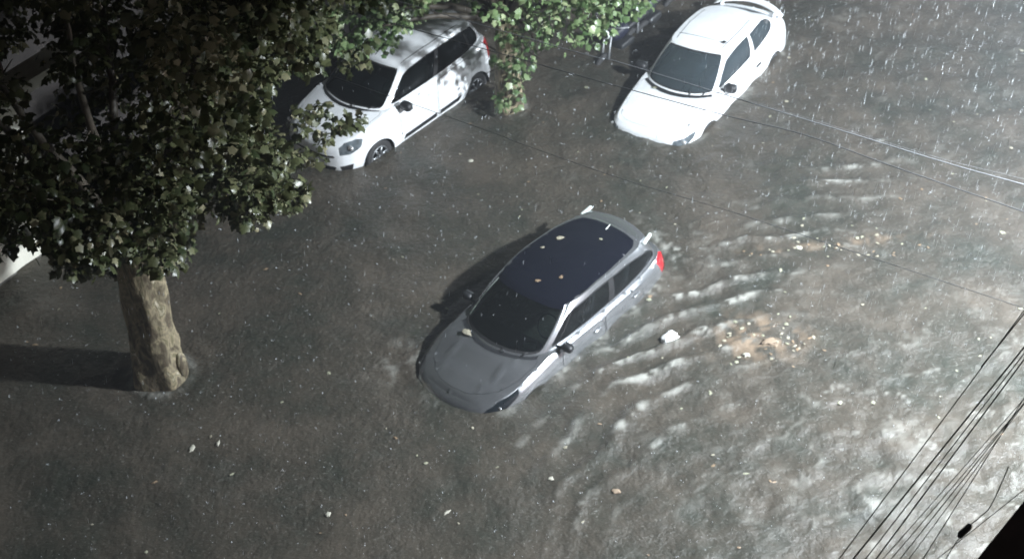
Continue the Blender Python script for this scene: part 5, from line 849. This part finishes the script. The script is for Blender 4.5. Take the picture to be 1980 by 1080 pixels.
# ------------------------------------------------------------------ street lamps on the near pavement
metal=pmat('galvanised_pole',(.25,.26,.27),.45,.7); 
def emis(name,col,st):
    m,nt,b=nodemat(name); b.inputs['Emission Color'].default_value=(*col,1); b.inputs['Emission Strength'].default_value=st; return m
ledm=emis('lamp_lens',(.92,.97,1),20)
def lamp(x,y,h,power,label):
    t=empty('street_lamp',(x,y,-.3)); tag(t,label,'street lamp','street lamps along the near kerb')
    d=-nd; p=Vector((0,0,0)); hh=h+.3
    g=G(); g.tube([(-d.x*1.5,-d.y*1.5,-.9),(-d.x*1.5,-d.y*1.5,3),(-d.x*1.5,-d.y*1.5,hh-.4)],[.11,.09,.07],16); g.make('pole',metal,t)
    g=G(); g.tube([(-d.x*1.5,-d.y*1.5,hh-.45),(-d.x*1.35,-d.y*1.35,hh-.05),(-d.x*.9,-d.y*.9,hh+.14),(-d.x*.2,-d.y*.2,hh+.14)],[.04,.04,.035,.035],12); g.make('arm',metal,t)
    G().box((d.x*.02,d.y*.02,hh+.13),(.34,.15,.05),.03,math.atan2(d.y,d.x)).make('lamp_head',metal,t)
    G().box((d.x*.06,d.y*.06,hh+.072),(.24,.11,.006),.0,math.atan2(d.y,d.x)).make('lamp_lens',ledm,t,False)
    L=bpy.data.lights.new('lamp_light','SPOT'); L.energy=power; L.spot_size=R(172); L.spot_blend=.35; L.shadow_soft_size=.28; L.color=(.865,.94,1.0)
    o=bpy.data.objects.new('lamp_light',L); o.location=(d.x*.06,d.y*.06,hh+.03); link(o,t)
    return t
lamp(9.0,13.7,7.6,18500,'tall street lamp on the near pavement beyond the right edge')
lamp(19.2,25.2,7.6,12500,'second street lamp farther up the street')
# ------------------------------------------------------------------ motorbikes standing behind the white car
def motorbike(x,y,z,yaw,lean,label,tank):
    t=empty('motorbike',(x,y,z),(lean,0,yaw)); tag(t,label,'motorbike','motorbikes standing in the water')
    for wx,nm in ((.68,'wheel'),(-.62,'wheel')):
        G().lathe((wx,0,.3),[(.22,-.04),(.29,-.05),(.31,0),(.29,.05),(.22,.04)],28).make(nm,M['rubber'],t,weld=True)
    g=G(); g.tube([(.68,.07,.3),(.45,.07,.95)],.022,8); g.tube([(.68,-.07,.3),(.45,-.07,.95)],.022,8); g.make('fork',metal,t)
    g=G(); g.ell((.15,0,.80),(.27,.14,.13),18,12,.8); g.make('fuel_tank',tank,t)
    g=G(); g.box((-.35,0,.80),(.33,.13,.05),.04); g.make('seat',M['black'],t)
    g=G(); g.tube([(.45,0,.9),(.1,0,.7),(-.3,0,.72),(-.7,0,.8)],.03,8); g.box((.05,0,.42),(.2,.13,.17),.04); g.make('frame',M['black'],t)
    g=G(); g.tube([(.30,.36,1.02),(.42,.2,1.04),(.46,0,1.0),(.42,-.2,1.04),(.30,-.36,1.02)],.014,8); g.make('handlebar',metal,t)
    for s_ in (1,-1):
        g=G(); g.tube([(.38,s_*.24,1.03),(.38,s_*.28,1.2)],.006,6); g.ell((.38,s_*.29,1.22),(.02,.065,.045),12,8); g.make('wing_mirror',M['rim'],t)
    g=G(); g.lathe((.5,0,.93),[(.0,.06),(.06,.055),(.085,.03),(.088,.0),(.06,-.07),(0,-.08)],20,axis='x'); hl=g.make('headlight',M['black'],t)
    g=G(); g.lathe((.5,0,.93),[(.072,.064),(.092,.056),(.094,.03)],20,axis='x'); g.make('headlight_ring',M['trim'],hl)
    G().ell((-.72,0,.78),(.04,.08,.05),10,8).make('tail_light',M['red'],t)
    return t
blue=pmat('blue_tank_paint',(.008,.010,.022),.5); dk=pmat('dark_tank_paint',(.02,.025,.03),.3,0,.8)
motorbike(2.35,24.35,-.5,-2.25,.10,'dark motorbike with a pale headlight ring beside the white car with the spoiler',blue)
motorbike(2.95,25.15,-.5,-2.25,.12,'dark motorbike farther up, half hidden behind the white car roof',dk)
# ------------------------------------------------------------------ things floating on the water
bagm=pmat('white_plastic_bag',(.86,.87,.86),.45,bump=.4,bscale=15)
def crumple(name,x,y,r,h,mat,seed,label,cat,z=None,group=None,el=1.0,n=7):
    rg=random.Random(seed); bm=bmesh.new(); bmesh.ops.create_icosphere(bm,subdivisions=3,radius=1)
    ang=[(rg.uniform(0,6.28),rg.uniform(.05,.25),rg.randint(2,5)) for _ in range(4)]
    for v in bm.verts:
        a=math.atan2(v.co.y,v.co.x); k=1+sum(m*math.sin(q*a+p) for p,m,q in ang)*.6+.10*math.sin(9*v.co.z+7*v.co.x)+.07*math.sin(13*v.co.y+3)
        v.co=Vector((v.co.x*r*k*el,v.co.y*r*k/el,v.co.z*h*(.8+.4*rg.random())))
    me=bpy.data.meshes.new(name); bm.to_mesh(me); bm.free(); me.materials.append(mat); me.polygons.foreach_set('use_smooth',[True]*len(me.polygons))
    o=link(bpy.data.objects.new(name,me)); o.location=(x,y,(wz(x,y) if z is None else z)+h*.4); o.rotation_euler=(0,0,rg.uniform(0,3)); return tag(o,label,cat,group)
crumple('plastic_bag',2.18,16.45,.125,.06,bagm,4,'bright white plastic bag floating right of the silver car','plastic bag')
pale=pmat('pale_litter',(.36,.35,.29),.6,bump=.3); tan=pmat('tan_litter',(.22,.165,.115),.8,bump=.3)
for (x,y,r_,lb,mt,el) in LITTER: crumple('litter',x,y,r_*.7,.012,mt and tan or pale,int(x*100)%97,lb,'litter',el=el)
# floating leaves, one object each
lfm=[pmat('wet_leaf_pale',(.27,.25,.19),.5),pmat('wet_leaf_brown',(.21,.15,.095),.5),pmat('wet_leaf_olive',(.25,.25,.18),.5)]
LMES=[]
for k in range(6):
    rg=random.Random(40+k); vs=[Vector(v)+Vector((rg.uniform(-.04,.04),rg.uniform(-.04,.04),0)) for v in LV]
    vs=[Vector((v.x-.42,v.y*rg.uniform(.6,1),max(.0,.12+v.z*.7))) for v in vs]; n=len(vs)
    allv=vs+[v-Vector((0,0,.03)) for v in vs]; fs=[tuple(f) for f in LF.tolist()]+[tuple(i+n for i in f[::-1]) for f in LF.tolist()]
    me=bpy.data.meshes.new('floating_leaf'); me.from_pydata([tuple(v) for v in allv],[],fs); me.materials.append(lfm[k%3]); LMES.append(me)
def leaf(x,y,s,rg,z=None,label='small wet leaf floating on the brown floodwater',group='leaves floating on the floodwater'):
    o=bpy.data.objects.new('floating_leaf',rg.choice(LMES)); o.location=(x,y,(wz(x,y) if z is None else z)+.006); o.scale=(s,s*rg.uniform(.5,1),s); o.rotation_euler=(rg.uniform(-.15,.15),rg.uniform(-.15,.15),rg.uniform(0,6.28))
    link(o); return tag(o,label,'leaf',group)
rg=random.Random(9)
def on_car(x,y):
    for root,L,W in ((r1,4.4,.95),(r2,4.15,.88),(r3,4.0,.93)):
        a=root.rotation_euler.z; px=x-root.location.x;py=y-root.location.y; lx=px*math.cos(a)+py*math.sin(a); ly=-px*math.sin(a)+py*math.cos(a)
        if abs(ly)<W and -.05<2-lx<L: return True
    return False
cnt=0
while cnt<190:
    x=rg.uniform(-8,9.5); y=rg.uniform(12.3,26)
    if on_car(x,y): continue
    if x<-2 and rg.random()<.35: continue
    leaf(x,y,rg.choice([.04,.045,.05,.06,.07,.09]),rg); cnt+=1
for k in range(34):   # the leaf raft and the trail beyond it
    a=rg.gauss(3.45,.40); b_=rg.gauss(16.38,.26); leaf(a,b_,rg.uniform(.035,.085),rg,label='pale leaf in the brown raft of leaves right of the white bag',group='leaves in the brown raft')
for k in range(34):
    a=rg.uniform(3.4,6.4); b_=18.2+.06*(a-4)+rg.gauss(0,.22); leaf(a,b_,rg.uniform(.035,.08),rg,label='pale leaf in the drifting trail above the leaf raft',group='leaves in the drifting trail')
# leaves stuck on the silver car
def stick(c,root,x,y,s,label,fn,dz=.0):
    p=fn(x,y); o=bpy.data.objects.new('stuck_leaf',rg.choice(LMES)); link(o)
    Mw=Matrix.Translation(root.location)@root.rotation_euler.to_matrix().to_4x4(); o.matrix_world=Mw@Matrix.Translation((p.x,p.y,p.z+.012+dz))@Matrix.Rotation(rg.uniform(0,6),4,'Z')@Matrix.Diagonal((s,s*.8,s,1))
    return tag(o,label,'leaf')
stick(cS,r1,3.05,-.36,.13,'large pale leaf on the far side of the black car roof',cS.roof)
stick(cS,r1,2.72,-.42,.07,'small leaf near the far edge of the black car roof',cS.roof)
stick(cS,r1,2.35,.22,.09,'pale leaf in the middle of the black car roof',cS.roof)
stick(cS,r1,2.1,.0,.09,'narrow leaf just behind the windscreen on the black roof',cS.roof)
stick(cS,r1,3.4,.12,.07,'small leaf near the back of the black car roof',cS.roof)
stick(cS,r1,1.02,-.42,.17,'crumpled pale leaf lying on the wiper panel of the silver car',cS.cap,.02)
stick(cR,r2,1.02,-.35,.08,'reddish leaf on the wiper panel of the white car with the spoiler',cR.cap,.01)
# ------------------------------------------------------------------ rain: drops in the air and little splash crowns on the water
dropm,nt,b=nodemat('rain_water'); b.inputs['Base Color'].default_value=(.75,.8,.85,1); b.inputs['Roughness'].default_value=.3
def scatter(name,mat,items):
    V=[];F=[]
    for (x,y,z,r,h,tx,ty) in items:
        b=len(V); V+=[(x,y,z),(x+r+tx*.5,y+ty*.5,z+h*.4),(x-r*.5+tx*.5,y+r*.87+ty*.5,z+h*.4),(x-r*.5+tx*.5,y-r*.87+ty*.5,z+h*.4),(x+tx,y+ty,z+h)]
        F+=[(b,b+2,b+1),(b,b+3,b+2),(b,b+1,b+3),(b+4,b+1,b+2),(b+4,b+2,b+3),(b+4,b+3,b+1)]
    return mesh(name,V,F,mat,None,False)
it=[]
for k in range(5500):
    z=rg.uniform(.3,11); x=11-17*rg.random()**1.4; y=rg.uniform(4,28)
    if math.hypot(x,y)<4: continue
    h=rg.uniform(.03,.10); it.append((x,y,z,rg.uniform(.0007,.0016),h,.12*h,.02*h))
for k in range(5200):
    z=rg.uniform(.5,9); x=rg.uniform(3.2,9.5); y=rg.uniform(10,25); h=rg.uniform(.05,.15); it.append((x,y,z,rg.uniform(.0004,.0011),h,.14*h,.03*h))
tag(scatter('rain',dropm,it),kind='stuff',label='falling rain drops caught in the lamp light',cat='rain')
it=[]
for k in range(3000):
    x=rg.uniform(-8,10.5); y=rg.uniform(11.5,27)
    if on_car(x,y): continue
    w=wz(x,y)
    for j in range(rg.choice([1,1,2,3])):
        r_=rg.uniform(.0015,.0045); it.append((x+rg.uniform(-.02,.02),y+rg.uniform(-.02,.02),w+rg.uniform(-.002,.01),r_,rg.uniform(.008,.028),rg.uniform(-.01,.01),rg.uniform(-.01,.01)))
tag(scatter('rain_splash',dropm,it),kind='stuff',label='tiny splashes of rain on the floodwater',cat='rain splash')
# ------------------------------------------------------------------ air, sky, camera
hm=bpy.data.materials.new('rain_haze'); hm.use_nodes=True; _nt=hm.node_tree; _nt.nodes.remove(_nt.nodes['Principled BSDF'])
_v=_nt.nodes.new('ShaderNodeVolumePrincipled'); _v.inputs['Color'].default_value=(.85,.9,.97,1); _v.inputs['Density'].default_value=0.0032
_nt.links.new(_v.outputs[0],_nt.nodes['Material Output'].inputs['Volume'])
hz=G().box((0,20,8.1),(175,175,10.3)).make('haze',hm,None,False); tag(hz,'thin rain haze in the air over the street','haze',kind='stuff')

w=bpy.data.worlds.new('World'); S.world=w; w.use_nodes=True; nt=w.node_tree; bg=nt.nodes['Background']
sky=N(nt,'ShaderNodeTexSky',sky_type='NISHITA',sun_disc=False); sky.sun_elevation=R(2); sky.sun_rotation=R(200)
mixc=N(nt,'ShaderNodeHueSaturation'); mixc.inputs['Saturation'].default_value=.25; nt.links.new(sky.outputs[0],mixc.inputs['Color'])
nt.links.new(mixc.outputs[0],bg.inputs['Color']); bg.inputs['Strength'].default_value=0.018
cam=bpy.data.cameras.new('camera'); cam.sensor_width=36; cam.lens=3039.82/1980*36; cam.clip_end=600; cam.clip_start=.05
cam.dof.use_dof=True; cam.dof.focus_distance=12; cam.dof.aperture_fstop=2.7
co=bpy.data.objects.new('camera',cam); link(co); t=R(40.115); rl=R(-3.843)
f=Vector((0,math.cos(t),-math.sin(t))); rt=Vector((1,0,0)); up=rt.cross(f); c_,s_=math.cos(rl),math.sin(rl); r_=rt*c_+up*s_; u_=up*c_-rt*s_
co.matrix_world=Matrix.Translation((0,0,15.135))@Matrix((r_,u_,-f)).transposed().to_4x4(); S.camera=co
S.view_settings.view_transform='Standard'; S.view_settings.look='None'; S.view_settings.exposure=0.6; S.view_settings.gamma=1
S.cycles.max_bounces=6; S.cycles.transparent_max_bounces=12; S.cycles.use_denoising=True
S.cycles.sample_clamp_indirect=4
